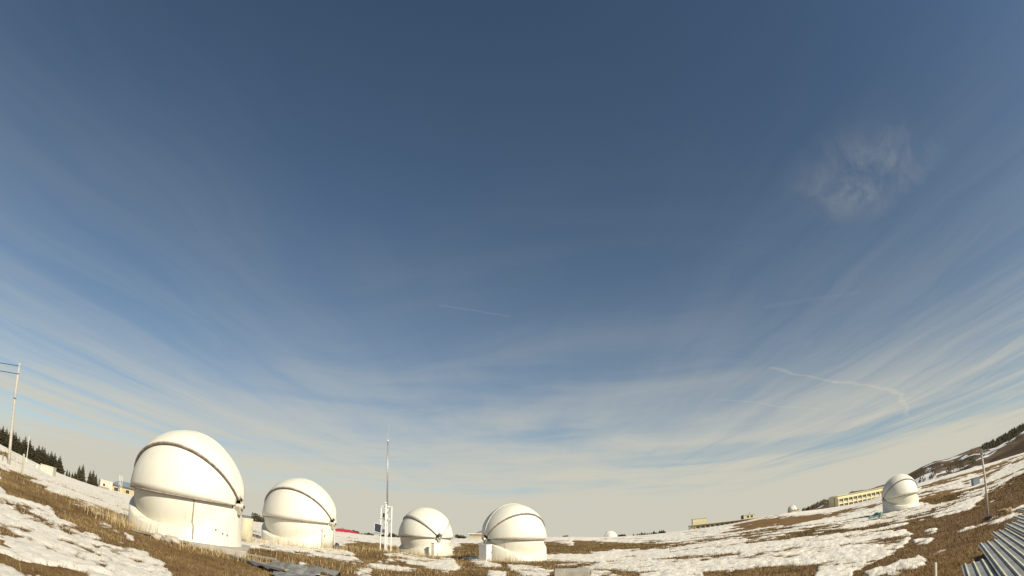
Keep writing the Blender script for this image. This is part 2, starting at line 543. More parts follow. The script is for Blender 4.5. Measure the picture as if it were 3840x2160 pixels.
M['dgrey'] = mat('dark_steel', (0.13, 0.13, 0.14), 0.5, 0.2, 8.0, metal=0.3)
M['white'] = mat('white_paint', (0.80, 0.79, 0.75), 0.5, 0.06, 4.0, dirt=((0.5, 0.45, 0.38), 4.0, 0.62, 0.8))
M['black'] = mat('black_plastic', (0.025, 0.025, 0.028), 0.5, 0.2, 6.0)
M['concrete'] = mat('weathered_concrete', (0.42, 0.39, 0.32), 0.9, 0.18, 2.5, 0.4, 18, dirt=((0.25, 0.21, 0.16), 3.0, 0.52, 0.75))
M['wood'] = mat('grey_weathered_wood', (0.27, 0.235, 0.19), 0.9, 0.3, 5.0, 0.4, 30, stretch=(0.3, 4, 4))
M['pole'] = mat('grey_pole_concrete', (0.46, 0.42, 0.35), 0.85, 0.15, 3.0, 0.3, 12)
M['yellow'] = mat('yellow_render', (0.74, 0.66, 0.40), 0.85, 0.06, 0.8, dirt=((0.58, 0.50, 0.32), 0.5, 0.55, 0.8))
M['orange'] = mat('ochre_render', (0.46, 0.375, 0.22), 0.85, 0.10, 1.0)
M['glass'] = mat('dark_window_glass', (0.05, 0.045, 0.045), 0.12, 0.3, 3.0)
M['sill'] = mat('pale_window_frame', (0.70, 0.66, 0.50), 0.7, 0.06, 3.0)
M['redroof'] = mat('red_metal_roof', (0.42, 0.035, 0.045), 0.5, 0.12, 1.0)
M['blueroof'] = mat('blue_grey_metal_roof', (0.20, 0.25, 0.29), 0.45, 0.12, 0.7)
M['brownroof'] = mat('brown_fascia', (0.30, 0.20, 0.13), 0.8, 0.12, 1.0)
M['greyroof'] = mat('dark_grey_roof_felt', (0.20, 0.18, 0.18), 0.8, 0.15, 1.0)
M['needle'] = mat('dark_spruce_needles', (0.085, 0.078, 0.042), 0.8, 0.45, 1.2, base2=(0.16, 0.135, 0.075), spec=0.2)
M['bark'] = mat('spruce_bark', (0.10, 0.07, 0.05), 0.9, 0.3, 4.0)
M['straw'] = mat('dry_straw', (0.50, 0.36, 0.17), 0.9, 0.3, 3.0, base2=(0.70, 0.55, 0.31), spec=0.15)
M['turfblade'] = mat('dead_grass_blades', (0.185, 0.120, 0.052), 0.9, 0.45, 0.45, base2=(0.31, 0.222, 0.105), spec=0.12)
M['sheet'] = mat('corrugated_grey_sheet', (0.28, 0.28, 0.26), 0.65, 0.18, 2.0, metal=0.25, dirt=((0.26, 0.20, 0.13), 2.5, 0.6, 0.85))
M['ribcap'] = mat('worn_pale_rib', (0.74, 0.68, 0.49), 0.5, 0.15, 4.0, metal=0.0, dirt=((0.42, 0.30, 0.14), 3.5, 0.55, 0.8))
M['scrap'] = mat('grey_scrap_sheet', (0.28, 0.275, 0.25), 0.5, 0.25, 2.0, metal=0.4, dirt=((0.2, 0.17, 0.13), 3.0, 0.55, 0.8))
M['green'] = mat('green_tarpaulin', (0.07, 0.19, 0.13), 0.6, 0.3, 4.0, base2=(0.30, 0.42, 0.38))
M['panel'] = mat('blue_black_solar_cell', (0.018, 0.022, 0.035), 0.2, 0.2, 5.0)
M['bluebox'] = mat('blue_grey_box_paint', (0.22, 0.27, 0.30), 0.5, 0.12, 3.0)
M['tank'] = mat('beige_tank_paint', (0.55, 0.48, 0.31), 0.6, 0.12, 2.0, dirt=((0.30, 0.17, 0.07), 3.0, 0.62, 0.78))
M['cream'] = mat('dull_cream_render', (0.52, 0.49, 0.40), 0.8, 0.1, 1.5)
M['rock'] = mat('pale_rock', (0.42, 0.37, 0.30), 0.9, 0.25, 4.0, 0.5, 12)


# ------------------------------------------------------------------ mesh helpers
class MB:
    def __init__(self):
        self.v = []
        self.f = []

    def box(self, c, s, rz=0.0, top=1.0):
        i = len(self.v)
        cz = math.cos(rz)
        sz = math.sin(rz)
        for dz in (-.5, .5):
            k = top if dz > 0 else 1.0
            for dx, dy in ((-.5, -.5), (.5, -.5), (.5, .5), (-.5, .5)):
                x = dx*s[0]*k
                y = dy*s[1]*k
                self.v.append((c[0]+x*cz-y*sz, c[1]+x*sz+y*cz, c[2]+dz*s[2]))
        for q in ((3, 2, 1, 0), (4, 5, 6, 7), (0, 1, 5, 4), (1, 2, 6, 5), (2, 3, 7, 6), (3, 0, 4, 7)):
            self.f.append(tuple(i+k for k in q))
        return self

    def tube(self, pts, r, n=8, r1=None, cap=True):
        pts = [Vector(p) for p in pts]
        m = len(pts)
        i0 = len(self.v)
        for j, p in enumerate(pts):
            t = (pts[min(j+1, m-1)]-pts[max(j-1, 0)]).normalized()
            a = t.orthogonal().normalized() if abs(t.z) > 0.9 else t.cross(Vector((0, 0, 1))).normalized()
            b = t.cross(a)
            rr = r if r1 is None else r+(r1-r)*j/max(1, m-1)
            for k in range(n):
                an = 2*math.pi*k/n
                self.v.append(tuple(p+a*rr*math.cos(an)+b*rr*math.sin(an)))
        for j in range(m-1):
            for k in range(n):
                self.f.append((i0+j*n+k, i0+j*n+(k+1) % n, i0+(j+1)*n+(k+1) % n, i0+(j+1)*n+k))
        if cap:
            self.f.append(tuple(i0+k for k in range(n))[::-1])
            self.f.append(tuple(i0+(m-1)*n+k for k in range(n)))
        return self

    def grid(self, P, wrap=False):
        """P: rows x cols of points"""
        i0 = len(self.v)
        nr = len(P)
        nc = len(P[0])
        for r in P:
            for p in r:
                self.v.append(tuple(p))
        for r in range(nr-1):
            for c in range(nc if wrap else nc-1):
                c2 = (c+1) % nc
                self.f.append((i0+r*nc+c, i0+r*nc+c2, i0+(r+1)*nc+c2, i0+(r+1)*nc+c))
        return self

    def poly(self, pts):
        i0 = len(self.v)
        self.v += [tuple(p) for p in pts]
        self.f.append(tuple(range(i0, i0+len(pts))))
        return self

    def mesh(self, name, m, smooth=False):
        me = bpy.data.meshes.new(name)
        me.from_pydata(self.v, [], self.f)
        me.materials.append(m)
        if smooth:
            me.polygons.foreach_set('use_smooth', [True]*len(me.polygons))
        me.update()
        return me

    def build(self, name, m, parent=None, smooth=False):
        o = bpy.data.objects.new(name, self.mesh(name, m, smooth))
        col.objects.link(o)
        if parent:
            o.parent = parent
        return o


def tag(o, label=None, cat=None, group=None, kind=None):
    if label:
        o['label'] = label
    if cat:
        o['category'] = cat
    if group:
        o['group'] = group
    if kind:
        o['kind'] = kind
    return o


def empty(name, loc, rz=0.0, label=None, cat=None, group=None):
    o = bpy.data.objects.new(name, None)
    col.objects.link(o)
    o.location = loc
    o.rotation_euler = (0, 0, rz)
    o.empty_display_size = 0.3
    return tag(o, label, cat, group)


def face_cam(az):
    """rotation about z so that local -Y looks to the lens and local +X runs to the right"""
    return -R_(az)


def solid(o, t, off=-1.0):
    md = o.modifiers.new('thickness', 'SOLIDIFY')
    md.thickness = t
    md.offset = off
    return o


def bevel(o, w, seg=2):
    md = o.modifiers.new('soft_edges', 'BEVEL')
    md.width = w
    md.segments = seg
    md.limit_method = 'ANGLE'
    return o


# ------------------------------------------------------------------ ground sheet and snow sheet
def shade_zone(x, y):
    """duller light on the right painted into the turf: darker soil, fewer blades"""
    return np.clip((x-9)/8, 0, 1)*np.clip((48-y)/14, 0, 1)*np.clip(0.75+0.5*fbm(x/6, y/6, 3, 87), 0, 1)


def terrain():
    fine = np.radians(np.linspace(-57, 57, 900))
    rest = np.radians(np.linspace(57, 303, 80))[1:-1]
    az = np.concatenate([fine, rest])
    na = len(az)
    r = np.concatenate([[2.5, 3.5], np.exp(np.linspace(math.log(4.6), math.log(760), 400))])
    rf = np.array([820, 900, 1100, 1500, 2200, 3500, 6000, 9000])
    rr = np.concatenate([r, rf])
    nr = len(rr)
    A, D = np.meshgrid(az, rr)
    X = D*np.sin(A)
    Y = D*np.cos(A)
    zb = base_height(X.ravel(), Y.ravel()).reshape(X.shape)
    zb = np.where(D > 760, zb-(D-760)*0.004, zb)
    n = fbm(X/9.0, Y/9.0, 3, 3)*0.10*np.clip(D/30, .3, 1)+fbm(X/1.3, Y/1.3, 4, 5)*0.035
    Z = zb+n
    s = snow_depth(X.ravel(), Y.ravel(), zb.ravel()).reshape(X.shape)
    s[:, len(fine):] = fbm(X[:, len(fine):]/20, Y[:, len(fine):]/20, 4, 77)+0.2
    # faces
    i = np.arange(nr-1)[:, None]*na
    j = np.arange(na)[None, :]
    j2 = (j+1) % na
    quads = np.stack([i+j, i+j2, i+na+j2, i+na+j], -1).reshape(-1, 4)

    def make(name, Zs, q, m):
        me = bpy.data.meshes.new(name)
        used = np.zeros(nr*na, bool)
        used[q.ravel()] = True
        idx = np.cumsum(used)-1
        co = np.stack([X.ravel(), Y.ravel(), Zs.ravel()], -1)[used]
        q = idx[q]
        me.vertices.add(len(co))
        me.vertices.foreach_set('co', co.ravel())
        me.loops.add(q.size)
        me.loops.foreach_set('vertex_index', q.ravel().astype(np.int32))
        me.polygons.add(len(q))
        me.polygons.foreach_set('loop_start', np.arange(0, q.size, 4, dtype=np.int32))
        me.polygons.foreach_set('use_smooth', np.ones(len(q), bool))
        me.materials.append(m)
        me.update(calc_edges=True)
        me.validate()
        o = bpy.data.objects.new(name, me)
        col.objects.link(o)
        return o, used
    # centre under the lens closed by a fan row: shrink the first ring to a small disc
    X[0] *= 0.02
    Y[0] *= 0.02
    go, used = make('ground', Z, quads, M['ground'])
    tag(go, kind='structure')
    damp_and_shade = np.clip(1-np.abs(s+0.05)/0.30, 0, 1)
    damp_and_shade = np.clip(damp_and_shade+0.8*shade_zone(X, Y), 0, 1)  # adds the painted shade of the right-hand turf
    at = go.data.attributes.new('damp_and_shade', 'FLOAT', 'POINT')
    at.data.foreach_set('value', damp_and_shade.ravel()[used].astype(np.float32))
    th = 0.032+0.0009*np.minimum(D, 300)
    crust = -np.abs(fbm(X/0.5, Y/0.5, 3, 61))*0.11+fbm(X/2.3, Y/2.3, 3, 63)*0.06*np.clip(D/20, 0.5, 1)+0.02
    lift = np.tanh(s*2.2)*th*1.5
    Zs = Z+lift+crust*np.clip(s*3, 0, 1)
    ring = np.repeat((np.arange(nr-1) > 0)[:, None] & (rr[:-1] < 2000)[:, None], na, 1).ravel()
    keep = (s.ravel()[quads].max(1) > -0.12) & ring
    so, used = make('snow_cover', Zs, quads[keep], M['snow'])
    at = so.data.attributes.new('thin', 'FLOAT', 'POINT')
    at.data.foreach_set('value', np.clip(1-s/0.62, 0, 1).ravel()[used].astype(np.float32))
    tag(so, 'patchy old snow lying over the brown turf', 'snow', kind='stuff')
    return go, so


terrain()


# ------------------------------------------------------------------ far hills on the right
HP = np.array([(20, -0.4), (25, -0.1), (27, 0.1), (28.5, 0.45), (30, 0.85), (31, 1.02), (32.2, 1.12), (33, 1.42), (34.3, 1.35), (36, 1.45), (38, 1.66), (39, 1.85), (40.3, 2.25), (41.6, 2.45), (43.2, 2.45), (45, 2.62), (46.2, 2.62),
               (47.3, 2.55), (48.5, 2.80), (51, 3.3), (54, 3.7), (60, 4.0), (75, 3.6), (95, 2.0), (110, 0.3)])
HN = np.array([(20, -2), (43, -2), (45, 0.2), (46.5, 0.95), (48, 1.45), (49.5, 1.75), (51, 2.15), (55, 2.6), (62, 2.9), (80, 1.5), (100, -1), (110, -2)])


def hill_h(az, d):
    """az in degrees"""
    ridge = 2000*np.tan(np.radians(np.interp(az, HP[:, 0], HP[:, 1])))
    x = d*np.sin(np.radians(az))
    y = d*np.cos(np.radians(az))
    t = np.clip((d-900)/1100.0, 0, 1.6)
    spur = 1-np.abs(fbm((x*0.8-y*0.6)/260.0, (x*0.6+y*0.8)/620.0, 4, 91))*2.4
    up = np.where(t < 1, t**1.25*(0.25+0.75*np.clip(spur, 0, 1)*(1-t)+0.75*t), 1-(t-1)*0.9)
    near = 1200*np.tan(np.radians(np.interp(az, HN[:, 0], HN[:, 1])))
    tn = np.clip(1-np.abs(d-1200)/330.0, 0, 1)
    hn = near*(tn*tn*(3-2*tn))
    z = np.maximum(ridge*up, hn)+fbm(x/90, y/90, 4, 95)*8.0*np.clip(t*2, 0, 1)
    return z+CAMZ-6*(1-np.clip(t*3, 0, 1))


def hills():
    az = np.linspace(21, 108, 420)
    d = np.linspace(880, 2500, 110)
    A, D = np.meshgrid(az, d)
    Z = hill_h(A, D)
    X = D*np.sin(np.radians(A))
    Y = D*np.cos(np.radians(A))
    mb = MB()
    mb.grid(np.stack([X, Y, Z], -1).tolist())
    mb.f = [q[::-1] for q in mb.f]
    m = bpy.data.materials.new('far_hillside')
    m.use_nodes = True
    g = NT(m.node_tree)
    b = g.n['Principled BSDF']
    geo = g.new('ShaderNodeNewGeometry')
    p = geo.outputs['Position']
    n1 = g.noise(p, 0.010, 5.0, 0.6)
    n2 = g.noise(g.vm('MULTIPLY', p, (1, 1, 2.5)), 0.0062, 6.0, 0.62, 0.6)
    c = g.mix(g.smooth(n1, 0.35, 0.65), (0.085, 0.060, 0.040), (0.155, 0.110, 0.066))
    nx, ny, nz = g.sep(geo.outputs['Normal'])
    # snow lingers in the gullies that turn away from the noon sun
    shade = g.m('SUBTRACT', g.m('MULTIPLY', ny, 0.5), g.m('MULTIPLY', nx, 1.1))
    sn = g.m('ADD', n2, g.m('MULTIPLY', shade, 0.16))
    c = g.mix(g.smooth(sn, 0.575, 0.62), c, (0.78, 0.77, 0.75))
    g.l.new(c, b.inputs['Base Color'])
    b.inputs['Roughness'].default_value = 0.95
    b.inputs['Specular IOR Level'].default_value = 0.05
    o = mb.build('hills', m, smooth=True)
    tag(o, kind='structure')


hills()


def hill_forest():
    mb = MB()
    rnd = random.Random(5)

    def cone(az, d, h):
        z = float(hill_h(np.array([az]), np.array([d]))[0])
        x = d*math.sin(R_(az))
        y = d*math.cos(R_(az))
        i = len(mb.v)
        r = h*rnd.uniform(.17, .24)
        a0 = rnd.uniform(0, 6)
        for hh, rr in ((0.0, 1.0), (0.45, 0.66)):
            for k in range(5):
                an = a0+k*2*math.pi/5
                q = rr*r*rnd.uniform(.75, 1.2)
                mb.v.append((x+q*math.cos(an), y+q*math.sin(an), z-1+h*hh))
        mb.v.append((x, y, z+h))
        for k in range(5):
            k2 = (k+1) % 5
            mb.f.append((i+k, i+k2, i+5+k2, i+5+k))
            mb.f.append((i+5+k, i+5+k2, i+10))
    for _ in range(3600):
        az = rnd.uniform(46.6, 56)
        d = rnd.uniform(1800, 2090)-(az-46.6)*6
        if vnoise(np.array([az*1.5]), np.array([d/150]), 9)[0] < 0.16:
            continue
        cone(az, d, rnd.uniform(5, 11))
    for _ in range(240):
        t = rnd.random()
        az = 28.0+3.2*t
        cone(az, rnd.uniform(1880, 2030), rnd.uniform(6, 13))
    for _ in range(300):  # added clumps darken the gullies, standing in for their shade
        az = rnd.choice((40.0, 41.2, 43.0, 44.2, 45.4))+rnd.gauss(0, .22)
        cone(az, rnd.uniform(1350, 1700), rnd.uniform(5, 9))
    o = mb.build('hill_forest', M['needle'])
    tag(o, 'dark conifer forest along the ridge of the brown hills', 'forest', kind='stuff')


hill_forest()

# ------------------------------------------------------------------ clamshell domes
DR = 2.5


def shell(a0, a1, r, na=10, nt=44, t0=7.0):
    P = []
    for i in range(na+1):
        al = R_(a0+(a1-a0)*i/na)
        row = []
        for k in range(nt+1):
            th = R_(t0+(180-2*t0)*k/nt)
            row.append((r*math.cos(th), -r*math.sin(th)*math.cos(al), r*math.sin(th)*math.sin(al)))
        P.append(row)
    return P


def band(a0, a1, r0, r1, nt=44, t0=7.0, taper=0.35):
    """closed strip along a great circle through the pivots: between shell angles a0..a1 and radii r0..r1"""
    P = []
    for (a, r) in ((a0, r0), (a0, r1), (a1, r1), (a1, r0)):
        row = []
        am = (a0+a1)/2
        for k in range(nt+1):
            th = R_(t0+(180-2*t0)*k/nt)
            al = R_(a)
            row.append((r*math.cos(th), -r*math.sin(th)*math.cos(al), r*math.sin(th)*math.sin(al)))
        P.append(row)
    P.append(P[0])
    return P


def clamshell(az, dist, seam_el, axis_off, label, wall=1.66, arc=46.0, lod=1.0):
    """axis_off: direction of the visible pivot, degrees to the right of the line back to the lens"""
    x = dist*math.sin(R_(az))
    y = dist*math.cos(R_(az))
    seam_z = CAMZ+dist*math.tan(R_(seam_el))
    base = seam_z-wall
    root = empty('clamshell_dome', (x, y, base), 0, label, 'dome', 'white clamshell observatory domes')
    # local +X is the visible pivot
    dirx, diry = -math.sin(R_(az)), -math.cos(R_(az))
    rx, ry = math.cos(R_(az)), -math.sin(R_(az))
    c, s = math.cos(R_(axis_off)), math.sin(R_(axis_off))
    ax, ay = dirx*c+rx*s, diry*c+ry*s
    root.rotation_euler = (0, 0, math.atan2(ay, ax))
    # which side (local -Y or +Y) is the front matters little: both halves are alike
    lift = Matrix.Translation((0, 0, wall))

    def up(P):
        return [[(p[0], p[1], p[2]*(1.085 if p[2] > 0 else 1.0)+wall) for p in r] for r in P]
    for sg in (0, 180):
        def A(a):
            return a if sg == 0 else 180-a
        low = MB().grid(up(shell(A(-44), A(4), 2.25))).build('lower_shell', M['dome'], root, True)
        solid(low, 0.05, 0)
        mid = MB().grid(up(shell(A(0.5), A(arc+5), 2.43))).build('middle_shell', M['dome'], root, True)
        solid(mid, 0.05, 0)
        MB().grid(up(band(A(-1.1), A(0.45), 2.28, 2.446))).build('rim', M['rim'], mid)
        MB().grid(up(band(A(-1.5), A(-1.12), 2.28, 2.40))).build('seal', M['seal'], mid)
        top = MB().grid(up(shell(A(arc+0.2), A(90.6 if sg == 0 else 89.6), 2.552 if sg == 0 else 2.536))).build('upper_shell', M['dome'], root, True)
        solid(top, 0.045, 0)
        MB().grid(up(band(A(arc-1.2), A(arc+0.15), 2.452, 2.566))).build('rim', M['rim'], top)
        MB().grid(up(band(A(arc-1.7), A(arc-1.22), 2.452, 2.50))).build('seal', M['seal'], top)
        if sg == 0:
            MB().grid(up(band(88.4, 91.4, 2.560, 2.592))).build('ridge_strip', M['dome'], top)
    # pivots: hub, bearing and bracket at both ends
    for sx in (-1, 1):
        h = MB()
        h.tube([(sx*2.30, 0, wall), (sx*2.66, 0, wall)], 0.11, 16)
        hub = h.build('pivot_hub', M['dome_low'], root)
        MB().tube([(sx*2.661, 0, wall), (sx*2.69, 0, wall)], 0.07, 12).build('pivot_bolt', M['seal'], hub)
        b = MB()
        w = 0.26
        pts = [(-w, -0.02), (w, -0.02), (0.10, -0.34), (-0.10, -0.34)]
        b.poly([(sx*2.56, q[0], wall+q[1]) for q in pts]).poly([(sx*2.40, q[0], wall+q[1]) for q in pts][::-1])
        for i in range(4):
            p, q = pts[i], pts[(i+1) % 4]
            b.poly([(sx*2.56, p[0], wall+p[1]), (sx*2.40, p[0], wall+p[1]), (sx*2.40, q[0], wall+q[1]), (sx*2.56, q[0], wall+q[1])])
        b.build('pivot_bracket', M['bracket'], root)
    # drum with scooped rim
    n = 96
    rows = [[], [], [], [], []]
    inner = []
    for k in range(n):
        ph = 2*math.pi*k/n
        dip = 0.47*DR*abs(math.sin(ph))**1.15+0.10
        zt = wall-dip
        rd = 2.43
        for q, (rr, zz) in enumerate(((rd+0.02, 0.0), (rd+0.02, 0.07), (rd, 0.10), (rd, max(0.12, zt-0.05)), (rd-0.05, zt))):
            rows[q].append((rr*math.cos(ph), rr*math.sin(ph), zz))
        hz = min(zt+0.10, wall)-wall
        ri = math.sqrt(max(0.2, 2.235**2-hz*hz))
        ri = min(ri, rd-0.06)
        inner.append((ri*math.cos(ph), ri*math.sin(ph), zt+0.10))
    rows.append(inner)
    dr = MB().grid(rows, wrap=True).build('drum_wall', M['dome_low'], root, True)
    # plinth
    pl = MB().box((0, 0, -0.26), (5.5, 5.5, 0.5), R_(20)).build('plinth', M['concrete'], root)
    bevel(pl, 0.03)
    return root


def on_drum(root, ang, r, z):
    a = R_(ang)
    return (r*math.cos(a), r*math.sin(a), z)


def view_angle(root, az, off):
    """local angle on the drum that faces 'off' degrees to the right of the line back to the lens"""
    dirx, diry = -math.sin(R_(az)), -math.cos(R_(az))
    rx, ry = math.cos(R_(az)), -math.sin(R_(az))
    c, s = math.cos(R_(off)), math.sin(R_(off))
    return math.degrees(math.atan2(diry*c+ry*s, dirx*c+rx*s)-root.rotation_euler[2])


WALL = 1.66
d1 = clamshell(-31.6, 24.8, 1.10, 62, 'largest looking cream clamshell dome with a dark cable down its wall')
d2 = clamshell(-20.45, 38.6, 0.57, 59, 'cream clamshell dome with a narrow door outline in its drum')
d3 = clamshell(-8.25, 53.6, -0.08, 28, 'white clamshell dome with a grey post before its drum, pivot facing out', arc=42)
d4 = clamshell(0.2, 45.2, -0.08, -58, 'white clamshell dome with a tall metal cabinet at its side')
d5 = clamshell(37.8, 76.2, 0.03, -64, 'white clamshell dome on the snowy slope beside a green tarpaulin')

# cable and small fittings on the first dome
va = view_angle(d1, -31.6, 8)
pts = []
for k in range(9):
    z = WALL-0.05-k*0.11
    h = z-WALL
    r = math.sqrt(2.285**2-h*h)+0.01
    pts.append(on_drum(d1, va, r, z))
pts.append(on_drum(d1, va, 2.47, 0.62))
pts.append(on_drum(d1, va, 2.465, 0.12))
MB().tube(pts, 0.022, 6).build('cable', M['rim'], d1)
for off, z in ((30, 0.62), (38, 0.50), (44, 0.46)):
    a = view_angle(d1, -31.6, off)
    MB().tube([on_drum(d1, a, 2.42, z), on_drum(d1, a, 2.49, z)], 0.03, 8).build('vent_stub', M['rim'], d1)


def drum_panel(root, a0, a1, z0, z1, r, name, m, parent=None):
    P = []
    for z in (z0, z1):
        P.append([on_drum(root, a0+(a1-a0)*k/8, r, z) for k in range(9)])
    o = MB().grid(P).build(name, m, parent or root, True)
    solid(o, 0.03, 0)
    return o


a0 = view_angle(d2, -20.45, 37)
a1 = view_angle(d2, -20.45, 64)
dz = drum_panel(d2, a0, a1, 0.10, 1.28, 2.45, 'door', M['dome_low'])
for k in (a0-1.0, a1+1.0):
    MB().tube([on_drum(d2, k, 2.45, 0.10), on_drum(d2, k, 2.45, 1.30)], 0.018, 6).build('jamb', M['rim'], dz)
MB().box(on_drum(d2, a0+3, 2.49, 0.85), (0.07, 0.07, 0.14), R_(a0)).build('handle', M['rim'], dz)
a = view_angle(d2, -20.45, -12)
# lower-shell seam lines on dome 4
a = view_angle(d4, 0.2, -18)
pts = []
for k in range(8):
    z = WALL-0.12-k*0.09
    r = math.sqrt(2.275**2-(z-WALL)**2)+0.004
    pts.append(on_drum(d4, a, r, z))
MB().tube(pts, 0.010, 5).build('seam', M['rim'], d4)
# pivot aerials on dome 3
MB().tube([(2.62, -0.03, WALL+0.05), (2.66, -0.05, WALL+0.62)], 0.012, 5).tube([(2.62, 0.05, WALL+0.05), (2.7, 0.55, WALL+0.55)], 0.012, 5).build('aerial', M['dgrey'], d3)
MB().box((2.64, 0.02, WALL+0.22), (0.06, 0.3, 0.09)).build('aerial_bar', M['dgrey'], d3)


def simple_post(name, p, h, s, m, label, cat, cap=None, parent_part='shaft', group=None, tilt=(0, 0), rz=0.0):
    o = empty(name, p, rz, label, cat, group)
    bevel(MB().box((0, 0, h/2-0.1), (s, s, h+0.2)).build(parent_part, m, o), s*0.12)
    if cap:
        bevel(MB().box((0, 0, h+0.02), (s*1.25, s*1.25, 0.05)).build('cap', cap, o), 0.01)
    o.rotation_euler = (tilt[0], tilt[1], rz)
    return o


p = G(-7.55, 50.6)
simple_post('control_pillar', p, 1.22, 0.22, M['pole'], 'grey square post standing before a dome drum among dry stalks', 'post', M['dgrey'], rz=face_cam(-7.5))

# cabinet by dome 4
p = G(-2.55, 42.9)
cb = empty('metal_cabinet', p, face_cam(-2.5)+R_(47), 'tall pale metal cabinet standing close to the dome drum', 'cabinet')
bevel(MB().box((0, 0, 0.62), (0.56, 0.74, 1.24)).build('body', M['white'], cb), 0.015)
bevel(MB().box((0, 0, 1.27), (0.62, 0.80, 0.05)).build('roof', M['white'], cb), 0.01)
dd = bevel(MB().box((0, -0.385, 0.66), (0.48, 0.03, 1.06)).build('door', M['white'], cb), 0.008)
MB().box((0.18, -0.41, 0.70), (0.03, 0.03, 0.14)).build('handle', M['dgrey'], dd)
MB().box((0, 0, -0.08), (0.5, 0.68, 0.24)).build('foot', M['concrete'], cb)

# beige tank behind dome 1, wheel by dome 2
p = G(-25.75, 32.0)
tk = empty('storage_tank', p, 0, 'beige upright tank with rust stains half hidden behind the dome', 'tank')
MB().tube([(0, 0, -0.15), (0, 0, 1.38)], 0.48, 28).build('shell', M['tank'], tk, True)
MB().tube([(0, 0, 1.38), (0, 0, 1.43), (0, 0, 1.5)], 0.51, 28, 0.2).build('lid', M['grey'], tk)
MB().box((0.2, -0.52, 0.05), (0.25, 0.3, 0.3)).build('step', M['wood'], tk)

p = G(-16.62, 37.6)
ty = empty('old_tyre', p, face_cam(-16.6)+R_(62), 'dark old tyre leaning against the dome drum', 'tyre')


def torus(Rr, r, n=24, k=10, z=0.0, flat=1.0):
    P = []
    for i in range(n+1):
        a = 2*math.pi*i/n
        P.append([((Rr+r*math.cos(b))*math.cos(a), r*flat*math.sin(b), z+(Rr+r*math.cos(b))*math.sin(a)) for b in [2*math.pi*j/k for j in range(k)]])
    return P


MB().grid(torus(0.19, 0.075, z=0.24), wrap=True).build('tread', M['black'], ty, True)
MB().tube([(0, -0.04, 0.24), (0, 0.04, 0.24)], 0.13, 16).build('wheel_rim', M['dgrey'], ty)
ty.rotation_euler[0] = R_(-12)

# ------------------------------------------------------------------ weather station with mast
p = G(-12.1, 45.5)
ws = empty('weather_station', p, face_cam(-12.1), 'white three post weather station with a tall steel mast and solar panel', 'weather station')
for (x, y, h, s) in ((-0.37, 0.10, 3.55, 0.085), (0.0, -0.12, 3.70, 0.12), (0.13, 0.16, 3.60, 0.07), (0.44, 0.06, 3.55, 0.09)):
    bevel(MB().box((x, y, h/2-0.15), (s, s, h+0.3)).build('post', M['white'], ws), 0.012)
for z, x0, x1 in ((3.52, -0.42, 0.49), (2.58, -0.44, 0.0), (2.55, 0.05, 0.46), (2.08, -0.30, 0.05), (1.38, -0.85, 0.05)):
    MB().box(((x0+x1)/2, 0.02, z), (x1-x0, 0.05, 0.05)).build('crossbar', M['white'], ws)
ms = MB().tube([(0.06, 0.02, 3.4), (0.0, 0.0, 6.0), (-0.08, 0.0, 8.75)], 0.042, 10, 0.034).build('mast', M['grey'], ws, True)
MB().tube([(0.13, 0.06, 3.6), (-0.02, 0.05, 8.6)], 0.018, 8).build('stay_tube', M['grey'], ws, True)
MB().tube([(-0.08, 0, 8.70), (-0.08, 0, 8.79)], 0.07, 10).build('collar', M['white'], ms)
MB().tube([(-0.08, 0, 8.75), (-0.06, 0, 9.9)], 0.012, 5).build('whip_aerial', M['grey'], ms)
MB().tube([(-0.11, 0, 8.75), (-0.12, 0, 9.5)], 0.010, 5).build('whip_aerial', M['grey'], ms)
pn = empty('solar_panel', (0, 0, 0))
pn.parent = ws
pn.location = (-0.60, -0.12, 1.78)
pn.rotation_euler = (R_(-18), R_(10), R_(24))
MB().box((0, 0, 0), (0.58, 0.035, 0.74)).build('frame', M['grey'], pn)
MB().box((0, -0.019, 0), (0.53, 0.008, 0.69)).build('backing', M['black'], pn)
for i in range(3):
    for k in range(4):
        MB().box((-0.17+0.17*i, -0.026, -0.245+0.163*k), (0.162, 0.010, 0.155)).build('cell', M['panel'], pn)
bevel(MB().box((-0.14, 0.0, 1.58), (0.22, 0.16, 0.28)).build('battery_box', M['dgrey'], ws), 0.02)
MB().tube([(-0.16, -0.05, 2.64), (-0.16, -0.05, 2.98)], 0.075, 14).build('rain_sensor', M['black'], ws)
MB().tube([(-0.13, -0.02, 2.40), (-0.13, -0.02, 2.58)], 0.03, 8).build('sensor', M['dgrey'], ws)
bevel(MB().box((-0.06, -0.05, 3.82), (0.16, 0.10, 0.09), R_(20)).build('camera_head', M['white'], ws), 0.015)
MB().tube([(-0.48, 0.1, 2.55), (-0.48, 0.1, 2.40)], 0.035, 8).build('anemometer', M['white'], ws)
pts = [(0.10+0.16*(1-math.cos(t))*0.9, -0.02, 2.55-0.30*math.sin(t)) for t in [math.pi*k/10 for k in range(11)]]
MB().tube(pts, 0.014, 5).build('cable', M['dgrey'], ws)
MB().tube([(0.10, -0.03, 2.95), (0.22, -0.03, 3.1), (0.36, -0.02, 3.5)], 0.014, 5).build('cable', M['dgrey'], ws)

